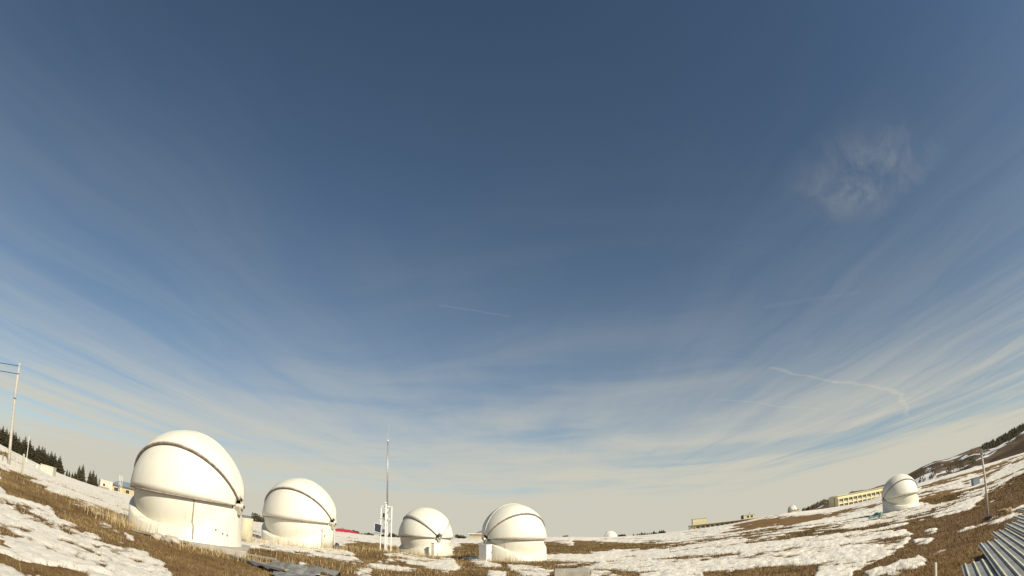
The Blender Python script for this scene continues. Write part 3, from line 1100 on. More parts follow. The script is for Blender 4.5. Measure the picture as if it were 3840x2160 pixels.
# ------------------------------------------------------------------ pole and wires on the left
pb = PX(33, 1745, 49.0)
pb.z = G(-49.8, 49).z
pt = PX(71, 1366, 49.0)
up_ = CAMZ+49.0*math.tan(R_(ae(71, 1366)[1]))-pb.z
po = empty('utility_pole', pb, face_cam(-50), 'tapered grey concrete utility pole with two wires on the snowy slope', 'utility pole')
MB().tube([(0, 0, -0.4), (-0.09, 0, up_*0.25), (-0.20, 0, up_*0.5), (-0.34, 0, up_*0.75), (-0.44, 0, up_)], 0.15, 14, 0.085).build('shaft', M['pole'], po, True)
MB().tube([(-0.285, 0, up_*0.655), (-0.295, 0, up_*0.67)], 0.125, 12).build('band', M['dgrey'], po)
MB().tube([(-0.40, 0, up_*0.90), (-0.405, 0, up_*0.91)], 0.105, 12).build('band', M['dgrey'], po)
MB().box((-0.44, 0, up_+0.03), (0.22, 0.18, 0.08)).build('cap', M['pole'], po)
for zz, nm in ((0.985, 'upper thin overhead wire running left from the pole top'), (0.905, 'lower thin overhead wire running left from the pole band')):
    a = Vector((pb.x-0.43*math.cos(R_(50)), pb.y-0.43*math.sin(R_(50)), pb.z+up_*zz))
    b = a+Vector((-38*math.cos(R_(40)), -38*math.sin(R_(40))*0.6, 0.3))
    pts = []
    for k in range(15):
        t = k/14
        q = a.lerp(b, t)
        q.z -= 4*0.9*t*(1-t)
        pts.append(tuple(q))
    w = MB().tube(pts, 0.03, 5).build('overhead_wire', M['black'])
    tag(w, nm, 'wire', 'overhead wires at the pole')

# thin pole, white block, fence posts up the left slope
p = G(ae(101, 1712)[0], 84)
tp = empty('marker_pole', p, 0, 'thin white pole on a small foot in front of the spruces', 'pole')
hh = CAMZ+84*math.tan(R_(ae(104, 1634)[1]))-p.z
MB().tube([(0, 0, -0.2), (0, 0, hh)], 0.055, 8, 0.03).build('shaft', M['white'], tp)
MB().box((0, 0, 0.05), (0.35, 0.35, 0.3)).build('foot', M['concrete'], tp)

azb, _ = ae(183, 1745)
p = G(azb, 97)
wb = empty('white_hut', p, face_cam(azb)+R_(-18), 'low white box hut below the spruces on the snow crest', 'hut')
MB().box((0, 0, 0.45), (2.3, 1.8, 1.7)).build('wall', M['cream'], wb)
MB().box((0, 0, 1.34), (2.42, 1.92, 0.08)).build('roof', M['sill'], wb)

fp = [((11, 1718), 50, 0.65, 0.09, 'short weathered fence post near the pole foot'), ((60, 1742), 47.5, 0.6, 0.08, 'short weathered fence post between the pole and the tall timber post'),
      ((84, 1766), 41, 1.38, 0.13, 'tall split timber post beside the fence on the slope'), ((140, 1733), 86, 0.75, 0.12, 'small white stake on the snow crest below the spruces')]
for (u, v), d, h, s, lb in fp:
    az_, _ = ae(u, v)
    simple_post('fence_post', G(az_, d), h, s, M['white'] if 'stake' in lb else M['tank'] if 'tall' in lb else M['wood'], lb, 'post', group='posts on the left slope', tilt=(R_(random.uniform(-3, 3)), R_(random.uniform(-3, 3))))

# ------------------------------------------------------------------ right side pole, box, coil, stub
azr = 46.56
pr = G(azr, 31)
rp = empty('lamp_post', pr, face_cam(azr), 'slim bare grey lamp post with a short arm on brown turf', 'lamp post')
hr = CAMZ+31*math.tan(R_(2.31))-pr.z
MB().tube([(0, 0, -0.1), (-0.01, 0, hr*0.5), (-0.06, 0, hr)], 0.062, 12, 0.054).build('shaft', M['cream'], rp, True)
MB().box((0.0, 0, 0.05), (0.42, 0.42, 0.26)).build('base_block', M['seal'], rp)
bevel(MB().box((-0.06, 0, hr-0.10), (0.16, 0.14, 0.30)).build('lamp_head', M['grey'], rp), 0.03)
MB().tube([(-0.05, 0, hr-0.35), (0.14, 0, hr-0.22), (0.20, 0, hr-0.30)], 0.022, 7).build('arm', M['grey'], rp)

p = G(45.55, 92)
eb = empty('equipment_box', p, face_cam(45.5)+R_(25), 'small blue grey equipment box behind the slim lamp post', 'box')
bevel(MB().box((0, 0, 0.55), (1.2, 0.9, 1.2)).build('body', M['bluebox'], eb), 0.03)
MB().box((0, 0, 1.18), (1.3, 1.0, 0.07)).build('lid', M['grey'], eb)

p = PX(3768, 1921, 33)
p = G(ae(3768, 1921)[0], 31.5)
rc = empty('rope_coil', p, face_cam(48), 'pale tangled rope coil lying on the brown turf', 'rope')
mb = MB()
rr = random.Random(3)
pts = []
for k in range(120):
    t = k*0.42
    r = 0.30+0.09*math.sin(k*1.7)
    pts.append((r*math.cos(t)+0.12*rr.uniform(-.5, .5), r*0.8*math.sin(t)+0.1*rr.uniform(-.5, .5), 0.05+0.10*abs(math.sin(k*0.55))+0.0008*k))
mb.tube(pts, 0.018, 5)
mb.build('coil', M['straw'], rc, True)
MB().tube([(-0.3, 0.1, 0.05), (-0.7, 0.0, 0.03), (-1.0, -0.2, 0.05), (-1.3, -0.25, 0.03)], 0.02, 5).build('tail', M['straw'], rc, True)

p = G(41.0, 13.0)
simple_post('marker_stub', p, 0.42, 0.055, M['sill'], 'short pale stub post standing in brown turf', 'post')

# green tarpaulin by dome 5
p = G(35.3, 71.5)
tr = empty('green_tarpaulin', p, face_cam(35), 'crumpled green tarpaulin on the snow beside the dome', 'tarpaulin')
xs = np.linspace(-1.0, 1.0, 26)
ys = np.linspace(-0.9, 0.9, 18)
Xg, Yg = np.meshgrid(xs, ys)
hz = 0.10+0.55*np.abs(fbm(Xg*1.8+3, Yg*1.8, 4, 15))+0.35*np.exp(-((Xg-0.5)**2+Yg**2)*1.5)
ed = np.clip(np.minimum(1.0-np.abs(Xg), 0.9-np.abs(Yg))*4, 0, 1)
MB().grid(np.stack([Xg+0.1*fbm(Xg*2, Yg*2, 2, 5), Yg, hz*ed], -1).tolist()).build('sheet', M['green'], tr)
bevel(MB().box((0.75, -0.75, 0.12), (0.8, 0.5, 0.2), 0.3).build('crate', M['orange'], tr), 0.03)

# ------------------------------------------------------------------ concrete block, scrap and timber at the front
A_ = G(4.0, 25.2)
B_ = G(7.35, 25.2)
mid = (A_+B_)/2
zt = CAMZ+25.2*math.tan(R_(-3.20))
ck = empty('concrete_block', (mid.x, mid.y, zt-0.75), face_cam(5.6)+R_(2), 'long weathered concrete block half sunk in the turf', 'concrete block')
L_ = (B_-A_).length
bevel(MB().box((0, 0.3, 0.36), (L_, 0.85, 0.72)).build('body', M['concrete'], ck), 0.03)
bevel(MB().box((0.02, 0.3, 0.745), (L_*0.985, 0.8, 0.05)).build('top_slab', M['concrete'], ck), 0.012)


def crumple(name, u, v, d, w, l, rz, hz_, seed, m, label, cat='sheet', tilt=(0, 0), lift=0.03, group='scrap beside the first dome'):
    az_, _ = ae(u, v)
    p = G(az_, d, lift)
    o = empty(name, p, face_cam(az_)+rz, label, cat, group)
    X, Y = np.meshgrid(np.linspace(-w/2, w/2, 22), np.linspace(-l/2, l/2, 16))
    Zc = hz_*np.abs(fbm(X*1.1+seed, Y*1.1-seed, 3, seed))*1.6
    Zc += hz_*0.9*np.clip(1-np.abs((X*0.8+Y*0.6)/(0.35*w)), 0, 1)**1.5
    s_ = MB().grid(np.stack([X+0.08*fbm(X*2, Y*2, 2, seed+3), Y, Zc], -1).tolist()).build('panel', m, o)
    solid(s_, 0.012, 0)
    s_.rotation_euler = (tilt[0], tilt[1], 0)
    return o


crumple('scrap_sheet', 1110, 2138, 19.2, 1.5, 1.4, 0.2, 0.21, 3, M['scrap'], 'crumpled pale grey scrap sheet with a raised fold on the turf', tilt=(R_(8), 0))
crumple('scrap_sheet', 1195, 2138, 20.0, 1.3, 1.0, -0.3, 0.16, 8, M['scrap'], 'flat bent grey scrap sheet at the end of the timber')
crumple('scrap_sheet', 1030, 2128, 19.6, 1.2, 1.3, 0.6, 0.12, 12, M['dgrey'], 'dark flattened scrap sheet under the grey timber')
crumple('scrap_sheet', 1150, 2152, 18.2, 2.1, 0.9, 0.05, 0.10, 17, M['scrap'], 'long low scrap sheet lying in front of the crumpled one')
for (u, v, d, L, rz, tl, lb) in ((960, 2118, 20.0, 3.0, R_(-48), 2, 'long grey timber plank slanting through the scrap'), (930, 2085, 22.3, 2.2, R_(-20), 1, 'grey plank lying below the cream dome plinth'),
                                 (1240, 2147, 19.2, 1.6, R_(12), 3, 'short grey plank past the bent scrap sheet'), (1060, 2112, 20.8, 1.9, R_(8), 1, 'weathered plank behind the crumpled scrap sheet'),
                                 (600, 1990, 22.0, 2.2, R_(-8), 2, 'dark timber lying along the dome plinth among stalks')):
    az_, _ = ae(u, v)
    o = empty('timber_plank', G(az_, d, 0.09), face_cam(az_)+rz, lb, 'plank', 'loose planks around the first dome')
    bevel(MB().box((0, 0, 0), (L, 0.20, 0.07)).build('board', M['wood'], o), 0.01)
    MB().box((L*0.42, 0, 0.045), (0.05, 0.16, 0.02)).build('cleat', M['wood'], o)
    o.rotation_euler[1] = R_(tl)


def rock(u, v, d, s, seed, label):
    az_, _ = ae(u, v)
    o = MB()
    n = 9
    P = []
    for i in range(n+1):
        th = math.pi*i/n
        row = []
        for k in range(14):
            a = 2*math.pi*k/14
            x, y, z = math.sin(th)*math.cos(a), math.sin(th)*math.sin(a), math.cos(th)
            f = 1+0.30*float(fbm(np.array([x*1.6+seed]), np.array([y*1.6+z*1.3]), 3, seed)[0])
            row.append((x*s*f*1.2, y*s*f, z*s*f*0.62))
        P.append(row)
    ob = o.grid(P, wrap=True).build('rock', M['rock'])
    ob.location = G(az_, d, s*0.25)
    tag(ob, label, 'rock', 'loose rocks on the turf')


rock(590, 2010, 21.6, 0.24, 2, 'pale broken rock at the end of the dark timber by the plinth')
rock(640, 2022, 21.4, 0.30, 4, 'larger pale rock heap beside the cream dome plinth')
rock(1135, 2112, 21.2, 0.16, 6, 'small pale rock behind the crumpled scrap sheet')
rock(1180, 2115, 21.5, 0.15, 9, 'small pale rock in turf past the scrap sheets')
rock(1372, 2140, 20.5, 0.20, 13, 'rounded snow crusted rock alone in the brown turf')

# ------------------------------------------------------------------ corrugated sheet roof of the low shed at the right
RZ = CAMZ-1.15
rib_dir = Vector((0.665, 0.746, 0.0)).normalized()       # ribs run away from the lens
side = Vector((rib_dir.y, -rib_dir.x, 0))                # to the right across the ribs
shed = empty('corrugated_shed', (9.5, 7.2, G(52, 11.5).z), 0, 'low shed roofed with staggered grey corrugated sheets', 'shed')
so_ = Vector(shed.location)
rib_ends = [(3623, 2119), (3652, 2104), (3686, 2061), (3702, 2034), (3719, 2008), (3735, 1992), (3744, 1986), (3761, 1967), (3779, 1976), (3789, 1963), (3797, 1957), (3804, 1945), (3816, 1930), (3824, 1917), (3832, 1908), (3840, 1900), (3850, 1890), (3862, 1880)]


def roof_pt(u, v):
    q = un(u, v)
    k = (RZ-CAMZ)/q[2]
    return Vector((q[0]*k, q[1]*k, RZ))


ends = [roof_pt(*e) for e in rib_ends]
cc = [(e.dot(side), e.dot(rib_dir)) for e in ends]
cc.sort()
far = []
s0 = cc[0][0]
s1 = cc[-1][0]
nrib = 16
sp = 0.132
# evenly spaced ribs across, ends taken from the survey line; three ribs to a sheet
nsheet = int((s1-s0)/(3*sp))+1
rdz = random.Random(8)
for q in range(nsheet):
    a = s0+q*3*sp
    ends_q = [np.interp(a+k*sp, [c_[0] for c_ in cc], [c_[1] for c_ in cc]) for k in range(3)]
    e = float(np.mean(ends_q))+rdz.uniform(-0.10, 0.12)
    b0 = e-9.0
    zoff = 0.012*(q % 2)
    prof = []
    x = a-sp*0.5
    for k in range(3):
        c_ = a+k*sp
        prof += [(c_-sp*0.5+0.003, 0.0), (c_-0.020, 0.0), (c_-0.013, 0.016), (c_+0.013, 0.016), (c_+0.020, 0.0)]
    prof.append((a+2.5*sp, 0.0))
    P = []
    for t in (b0, e):
        P.append([tuple(side*pp[0]+rib_dir*t+Vector((0, 0, RZ-0.04+pp[1]+zoff-0.03*(t-e)*0.2))-so_) for pp in prof])
    sh = MB().grid(P).build('roof_sheet', M['sheet'], shed)
    solid(sh, 0.006, 1)
    for k in range(3):
        c_ = a+k*sp
        ca = [side*(c_+dx)+rib_dir*t+Vector((0, 0, RZ-0.04+0.0165+zoff-0.03*(t-e)*0.2+dzz))-so_ for (dx, t, dzz) in ((-0.0105, b0, .003), (0.0105, b0, .003), (0.0105, e+0.015, .003), (-0.0105, e+0.015, .003))]
        cb_ = [p_+Vector((0, 0, -0.0)) for p_ in ca]
        rb = MB().poly(ca).build('rib_cap', M['ribcap'], sh)
        solid(rb, 0.006, 1)
wl = MB()
cs = (s0+s1)/2
for (a, b, c_, d_) in ((s0+0.25, s1, 0, 0),):
    ce = side*cs+rib_dir*4.0
    wl.box((ce.x-so_.x, ce.y-so_.y, (RZ-0.14-so_.z)/2-0.1), ((s1-s0)*0.55, 2.2, RZ-0.14-so_.z+0.2), math.atan2(side.y, side.x))
wl.build('wall', M['wood'], shed)

# ------------------------------------------------------------------ distant buildings


def place(az, d, rot=0.0, dz=0.0):
    p = G(az, d, dz)
    return p, face_cam(az)+R_(rot)


def window(parent, x, y, z, w, h, glass='glass', frame='sill', depth=0.08):
    f = MB().box((x, y, z), (w+0.24, depth, h+0.24)).build('window', M[frame], parent)
    MB().box((x, y-depth/2-0.012, z), (w, 0.03, h)).build('pane', M[glass], f)
    return f


# yellow house with blue grey hip roof on the left
p, rz = place(-37.3, 230, 4)
hs = empty('yellow_house', p, rz, 'small yellow house with a blue grey hip roof beyond the snow', 'house')
MB().box((0, 0, 1.2), (15, 8, 4.2)).build('wall', M['orange'], hs)
ro = MB()
hw, hd, ze, zr = 8.2, 4.8, 3.25, 5.2
ro.v = [(-hw, -hd, ze), (hw, -hd, ze), (hw, hd, ze), (-hw, hd, ze), (-hw+4, 0, zr), (hw-4, 0, zr)]
ro.f = [(0, 1, 5, 4), (1, 2, 5), (2, 3, 4, 5), (3, 0, 4), (3, 2, 1, 0)]
ro.build('roof', M['blueroof'], hs)
MB().box((0, -4.45, 3.13), (16.4, 0.6, 0.28)).build('eaves', M['seal'], hs)
for x, w in ((-5.2, 2.4), (-1.0, 1.5), (2.2, 1.3), (5.4, 1.3)):
    window(hs, x, -4.03, 1.55, w, 1.3)
p, rz = place(-39.75, 226, 8)
an = empty('white_annex', p, rz, 'pale two part annex beside the yellow house', 'house')
MB().box((0, 0, 1.6), (5.0, 5, 3.8)).build('wall', M['cream'], an)
MB().box((0, 0, 3.55), (5.3, 5.3, 0.14)).build('roof', M['sill'], an)
MB().box((-1.0, -2.7, 0.5), (4.4, 0.5, 1.1)).build('low_wall', M['brownroof'], an)
window(an, -0.9, -2.53, 1.9, 0.9, 0.9)
# white tower of posts in front of the house
p, rz = place(-38.25, 140)
tw = empty('instrument_tower', p, rz, 'white instrument tower of three thin posts before the yellow house', 'tower')
for x, h in ((-0.36, 4.6), (0.0, 4.7), (0.40, 4.4)):
    MB().box((x, 0, h/2-0.2), (0.14, 0.14, h+0.4)).build('post', M['cream'], tw)
for z in (1.2, 2.6, 3.9):
    MB().box((0, 0.05, z), (0.8, 0.06, 0.07)).build('crossbar', M['cream'], tw)
MB().box((-0.45, -0.1, 1.9), (0.5, 0.3, 0.7)).build('control_box', M['dgrey'], tw)
MB().tube([(0.0, 0, 4.6), (0.0, 0, 5.5)], 0.03, 5).build('aerial', M['grey'], tw)

# red roofed building behind the crest
p, rz = place(-15.9, 300, 14)
p.z = CAMZ-300*math.tan(R_(0.20))-2.0
rd = empty('red_roof_building', p, rz, 'low white building with a long red roof behind the crest', 'building')
MB().box((0, 0, 0.9), (13.4, 7, 2.4)).build('wall', M['white'], rd)
ro = MB()
ro.v = [(-7.2, -4, 2.1), (7.2, -4, 2.1), (7.2, 4, 2.1), (-7.2, 4, 2.1), (-4.2, 0, 4.1), (2.0, 0, 3.9)]
ro.f = [(0, 1, 5, 4), (1, 2, 5), (2, 3, 4, 5), (3, 0, 4), (3, 2, 1, 0)]
rf_ = ro.build('roof', M['redroof'], rd)
for x in (-2.2, -1.2):
    MB().tube([(x, 0, 3.7), (x, 0, 4.6)], 0.18, 8).build('chimney', M['dgrey'], rf_)

# ochre building with a sloping roof wing
p, rz = place(-3.2, 225, 0)
ob_ = empty('ochre_building', p, rz, 'small ochre flat roofed building with a sloping wing behind a dome', 'building')
MB().box((0, 0, 0.9), (6.6, 6, 2.6)).build('wall', M['orange'], ob_)
MB().box((0, -3.03, 1.85), (6.62, 0.1, 0.75)).build('fascia', M['brownroof'], ob_)
MB().box((0, 0, 2.32), (7.4, 6.8, 0.24)).build('roof', M['white'], ob_)
wg = MB()
wg.v = [(-1.6, 0.5, 2.4), (3.6, 0.5, 2.4), (3.6, 0.5, 4.6), (2.6, 0.5, 4.6), (-1.6, 4, 2.4), (3.6, 4, 2.4), (3.6, 4, 4.6), (2.6, 4, 4.6)]
wg.f = [(0, 1, 2, 3), (7, 6, 5, 4), (0, 3, 7, 4), (3, 2, 6, 7), (1, 5, 6, 2), (0, 4, 5, 1)]
wg.build('sloping_wing', M['greyroof'], ob_)
window(ob_, -1.9, -3.05, 1.55, 0.35, 0.6)
MB().box((2.9, -3.1, 0.8), (0.5, 0.2, 2.4)).build('pilaster', M['sill'], ob_)


# far hemispherical domes
def far_dome(az, d, R, label, base_el, drum_m, drum_h, slit):
    x = d*math.sin(R_(az))
    y = d*math.cos(R_(az))
    z = CAMZ+d*math.tan(R_(base_el))
    o = empty('observatory_dome', (x, y, z), face_cam(az), label, 'dome')
    P = []
    for i in range(15):
        th = math.pi/2*(1-i/14)
        P.append([(R*math.sin(th)*math.cos(a), R*math.sin(th)*math.sin(a), drum_h+R*math.cos(th)) for a in [2*math.pi*k/32 for k in range(32)]])
    MB().grid(P, wrap=True).build('dome_shell', M['dome'], o, True)
    MB().tube([(0, 0, -2.5), (0, 0, drum_h)], R*0.99, 32).build('drum_wall', drum_m, o, True)
    MB().tube([(0, 0, drum_h-0.12), (0, 0, drum_h+0.08)], R*1.03, 32).build('ring', M['white'], o)
    P = []
    for s_ in (-0.22*R, 0.22*R):
        row = []
        for k in range(17):
            t = math.pi*k/16*0.62
            rr = R*1.025
            q = Vector((s_, -rr*math.cos(t), rr*math.sin(t)))
            q = q.normalized()*rr
            a = R_(slit)
            row.append((q.x*math.cos(a)-q.y*math.sin(a), q.x*math.sin(a)+q.y*math.cos(a), q.z+drum_h))
        P.append(row)
    s2 = MB().grid(P).build('shutter', M['white'], o, True)
    solid(s2, 0.12, 0)
    return o


far_dome(9.43, 300, 3.3, 'white half round dome on the centre horizon beside small trees', -0.22, M['white'], 0.3, -60)
fd = far_dome(27.05, 330, 2.6, 'small white dome on a yellow base above the brown bank', 0.30, M['yellow'], 2.3, 40)
MB().box((1.5, -1.6, 0.9), (4.4, 3.4, 2.2)).build('annex', M['yellow'], fd)
MB().box((1.5, -1.6, 2.06), (4.8, 3.8, 0.16)).build('annex_roof', M['brownroof'], fd)

# long low building on the right
p, rz = place(20.4, 300, 6)
p.z = CAMZ+300*math.tan(R_(-0.02))
lb_ = empty('observatory_building', p, rz, 'long low pale yellow building with a roof block at each end', 'building')
MB().box((0, 0, 0.4), (35, 8, 3.6)).build('wall', M['yellow'], lb_)
r1 = MB().box((0, -0.4, 2.36), (36.2, 9.4, 0.34)).build('roof_slab', M['greyroof'], lb_)
MB().box((0, -5.16, 2.44), (36.3, 0.14, 0.26)).build('roof_edge', M['yellow'], r1)
t1 = MB().box((-12.6, 0, 4.0), (7.2, 5.5, 3.0)).build('roof_block', M['yellow'], lb_)
MB().box((-12.6, 0, 5.56), (7.6, 5.9, 0.16)).build('coping', M['sill'], t1)
MB().box((-16.3, -0.4, 3.9), (0.5, 4.0, 3.3)).build('shaded_side', M['grey'], t1)  # grey slab standing in for the block's shaded left face
t2 = MB().box((12.6, 0, 3.5), (6.0, 5.0, 2.1)).build('roof_block', M['yellow'], lb_)
MB().box((12.6, 0, 4.62), (6.3, 5.3, 0.16)).build('coping', M['sill'], t2)
for x in (11.9, 13.9):
    window(lb_, x, -2.54, 3.6, 0.9, 1.0)
MB().tube([(13.2, 0, 4.6), (13.2, 0, 6.0)], 0.09, 6).build('aerial', M['dgrey'], t2)
MB().box((9.0, -1, 3.4), (1.0, 1.8, 2.2)).build('duct', M['dgrey'], t2)
for k in range(11):
    window(lb_, -13.8+k*2.45, -4.04, 1.25, 1.35, 0.75)
for k in range(12):
    MB().box((-15.0+k*2.45, -4.2, 0.6), (0.32, 0.4, 3.1)).build('pilaster', M['sill'], lb_)
MB().box((-17.9, -3.6, 0.6), (1.0, 2.5, 3.9)).build('end_pier', M['grey'], lb_)

# yellow building with two rows of bays
cL = Vector((385*math.sin(R_(31.6)), 385*math.cos(R_(31.6)), 0))
cR = Vector((412*math.sin(R_(37.6)), 412*math.cos(R_(37.6)), 0))
fx = (cR-cL)
LL = fx.length
ang = math.atan2(fx.y, fx.x)
yb = empty('dormitory_building', (cL.x, cL.y, CAMZ+0.3), ang, 'long yellow two storey building with rows of recessed window bays', 'building')
Hh = 8.3
MB().box((LL/2, 6.4, Hh/2-0.6), (LL, 12, Hh+1.2)).build('wall', M['yellow'], yb)
MB().box((LL/2, 6.2, Hh+0.1), (LL+0.5, 12.9, 0.25)).build('parapet', M['sill'], yb)
MB().box((-0.12, 4.6, Hh/2-0.4), (0.24, 0.6, Hh-0.3)).build('downpipe', M['brownroof'], yb)
nb = 13
bw = (LL-1.2)/nb
for i in range(nb+1):
    MB().box((0.6+i*bw, 0.15, 3.05), (0.62, 0.70, 6.6)).build('pilaster', M['yellow'], yb)
for z, h in ((6.55, 0.9), (3.15, 0.7), (-0.05, 0.6)):
    MB().box((LL/2, 0.16, z), (LL-0.02, 0.62, h)).build('floor_band', M['yellow'], yb)
for i in range(nb):
    for z in (4.83, 1.55):
        w = MB().box((0.6+(i+0.5)*bw, 0.33, z+0.40), (bw-0.7, 0.10, 1.5)).build('window', M['glass'], yb)
        MB().box((0.6+(i+0.5)*bw, 0.26, z-0.55), (bw-0.64, 0.14, 0.35)).build('sill', M['sill'], w)
        for k in (-1, 1):
            MB().box((0.6+(i+0.5)*bw+k*0.42, 0.26, z+0.35), (0.10, 0.08, 1.2)).build('mullion', M['sill'], w)

# ------------------------------------------------------------------ trees
def spruce_mesh(seed, h=10.0):
    r = random.Random(seed)
    mb = MB()
    n = 26
    for i in range(n):
        t = i/(n-1)
        z = h*(0.06+0.92*t)
        rad = h*0.215*(1-t)**0.85*(0.85+0.3*r.random())+0.06
        k = max(4, int(13*(1-t)+3))
        a0 = r.uniform(0, 6.28)
        for j in range(k):
            a = a0+2*math.pi*j/k+r.uniform(-.25, .25)
            L = rad*r.uniform(0.6, 1.15)
            dz = -L*r.uniform(0.25, 0.6)+h*0.01
            w = L*r.uniform(.22, .36)+0.05
            ca, sa = math.cos(a), math.sin(a)
            p0 = (0.03*ca, 0.03*sa, z+h*0.02)
            p1 = (L*0.6*ca-w*sa, L*0.6*sa+w*ca, z+dz*0.55)
            p2 = (L*ca, L*sa, z+dz*0.8)
            p3 = (L*0.6*ca+w*sa, L*0.6*sa-w*ca, z+dz*0.55)
            p4 = (L*0.55*ca, L*0.55*sa, z+dz-L*0.25-0.12)
            mb.poly([p0, p1, p2, p3])
            mb.poly([p0, p2, p4])
    return mb.mesh('spruce_crown', M['needle'])


def bush_mesh(seed):
    r = random.Random(seed)
    mb = MB()
    cl = [(r.uniform(-.33, .33), r.uniform(-.33, .33), r.uniform(.35, .85), r.uniform(.16, .30)) for _ in range(14)]
    for (cx, cy, cz, cr) in cl:
        for _ in range(60):
            v = Vector((r.gauss(0, 1), r.gauss(0, 1), r.gauss(0, 1))).normalized()*cr*r.uniform(.55, 1.1)
            c = Vector((cx, cy, cz))+v
            s = r.uniform(.03, .07)
            a = Vector((r.gauss(0, 1), r.gauss(0, 1), r.gauss(0, 1))).normalized()*s
            b = Vector((r.gauss(0, 1), r.gauss(0, 1), r.gauss(0, 1))).normalized()*s
            mb.poly([c+a, c+b, c-a, c-b])
    return mb.mesh('tree_crown', M['needle'])


SPR = [spruce_mesh(k) for k in range(5)]
BSH = [bush_mesh(40+k) for k in range(3)]
TRK = MB().tube([(0, 0, -0.5), (0, 0, 3), (0, 0, 9.4)], 0.17, 7, 0.03).mesh('trunk', M['bark'])
BTR = MB().tube([(0, 0, -0.1), (0.02, 0, 0.4), (0, 0, 0.7)], 0.05, 6, 0.02).tube([(0, 0, 0.35), (0.2, 0.05, 0.65)], 0.025, 5, 0.01).tube([(0, 0, 0.3), (-0.2, 0.02, 0.6)], 0.025, 5, 0.01).mesh('trunk', M['bark'])


def tree(kind, u, vtop, d, label, group, wide=1.0, hmin=1.2):
    az_, el = ae(u, vtop)
    p = G(az_, d)
    h = max(hmin, CAMZ+d*math.tan(R_(el))-p.z)
    if kind == 'spruce':
        o = empty('spruce_tree', p, random.uniform(0, 6), label, 'tree', group)
        cm, tm, s = random.choice(SPR), TRK, h/10.0
        sc = (s*wide, s*wide, s)
    else:
        o = empty('round_tree', p, random.uniform(0, 6), label, 'tree', group)
        cm, tm, s = random.choice(BSH), BTR, h/1.05
        sc = (s*wide, s*wide, s)
    for nm, me in (('crown', cm), ('trunk', tm)):
        c = bpy.data.objects.new(nm, me)
        col.objects.link(c)
        c.parent = o
        c.scale = sc
    return o


ORD = ['first', 'second', 'third', 'fourth', 'fifth', 'sixth', 'seventh', 'eighth', 'ninth', 'tenth', 'eleventh', 'twelfth', 'thirteenth', 'fourteenth', 'fifteenth', 'sixteenth', 'seventeenth']
LT = [(2, 1603), (14, 1594), (27, 1603), (37, 1617), (50, 1610), (61, 1617), (74, 1634), (87, 1644), (98, 1633), (114, 1644), (126, 1668), (138, 1677), (148, 1666), (161, 1671), (169, 1676), (182, 1693), (195, 1689), (208, 1696), (227, 1706)]
for i, (u, v) in enumerate(LT):
    tree('spruce', u, v, 235+12*(i % 3), ('dark spruce at the row end beyond the utility pole, %s from it' % ORD[2-i]) if i < 3 else ('%s dark spruce of the crest row counted from the utility pole towards the dome' % ORD[i-3]), 'spruces on the left crest', 1.9)
for i, (u, v, w) in enumerate(((253, 1757, 1.1), (262, 1762, 1.1), (273, 1768, 1.3), (283, 1765, 1.2))):
    tree('spruce', u, v, 240, '%s small spruce in the gap after the crest row, counted from the white hut' % ORD[i], 'small spruces in the gap', w)
for i, (u, v, w) in enumerate(((300, 1741, 1.35), (313, 1738, 1.35), (340, 1760, 1.3), (352, 1758, 1.3), (362, 1775, 1.2), (375, 1793, 1.0))):
    tree('spruce', u, v, 236, '%s broad spruce before the pale annex, counted towards the annex' % ORD[i], 'broad spruces by the annex', w)
for i, (u, v, w) in enumerate(((933, 1938, 1.0), (950, 1932, 1.2), (965, 1920, 1.1), (978, 1934, 1.1))):
    tree('round', u, v, 260, '%s dark round tree between the two cream domes, counted from the beige tank' % ORD[i], 'trees between the cream domes', w)
tree('round', 1332, 1987, 330, 'single round tree rising behind the end of the red roof', None, 1.3)
for i, (u, v, w) in enumerate(((1362, 2002, 1.3), (1376, 1999, 1.4), (1389, 1999, 1.4))):
    tree('round', u, v-2, 190, '%s low dark tree past the red roof, counted from the roof' % ORD[i], 'trees past the red roof', w)
for i, (u, v, w) in enumerate(((1430, 2008, 1.3), (1440, 2006, 1.2), (1455, 2009, 1.4), (1470, 1999, 1.2), (1480, 2005, 1.2), (1492, 2010, 1.3))):
    tree('round', u, v-3, 190, '%s dark tree behind the weather station, counted from its solar panel' % ORD[i], 'trees behind the weather station', w)
for i, (u, v, w) in enumerate(((1718, 2006, 1.4), (1728, 2010, 1.3), (1740, 2012, 1.3))):
    tree('round', u, v-3, 190, '%s dark tree between dome and ochre building, counted towards the building' % ORD[i], 'trees by the ochre building', w)
for (u, v, w, lb) in ((2067, 2012, 1.1, 'tiny dark tree on the snow horizon close to the cabinet dome'), (2088, 2015, 1.1, 'tiny low shrub on the snow horizon between two trees'), (2119, 2006, 1.6, 'wider dark tree alone on the snow horizon')):
    tree('round', u, v, 240, lb, None, w)
for i, (u, v, w) in enumerate(((2322, 2012, 1.2), (2331, 2004, 1.5), (2342, 2012, 1.2))):
    tree('round', u, v-2, 230, '%s dark low tree of three counted away from the half round dome' % ORD[i], 'trees beside the half round dome', w)
for i, (u, v) in enumerate(((2376, 2011), (2390, 2003), (2398, 2006), (2406, 1997), (2412, 2001), (2418, 1998), (2427, 2005), (2435, 2008), (2443, 1998), (2452, 1992), (2458, 2000), (2463, 1997), (2473, 1991), (2480, 1989), (2487, 1988), (2493, 1992))):
    tree('spruce', u, v-3, 230, '%s small spruce of the horizon row counted from the half round dome' % ORD[i], 'spruces on the centre horizon', 2.3)


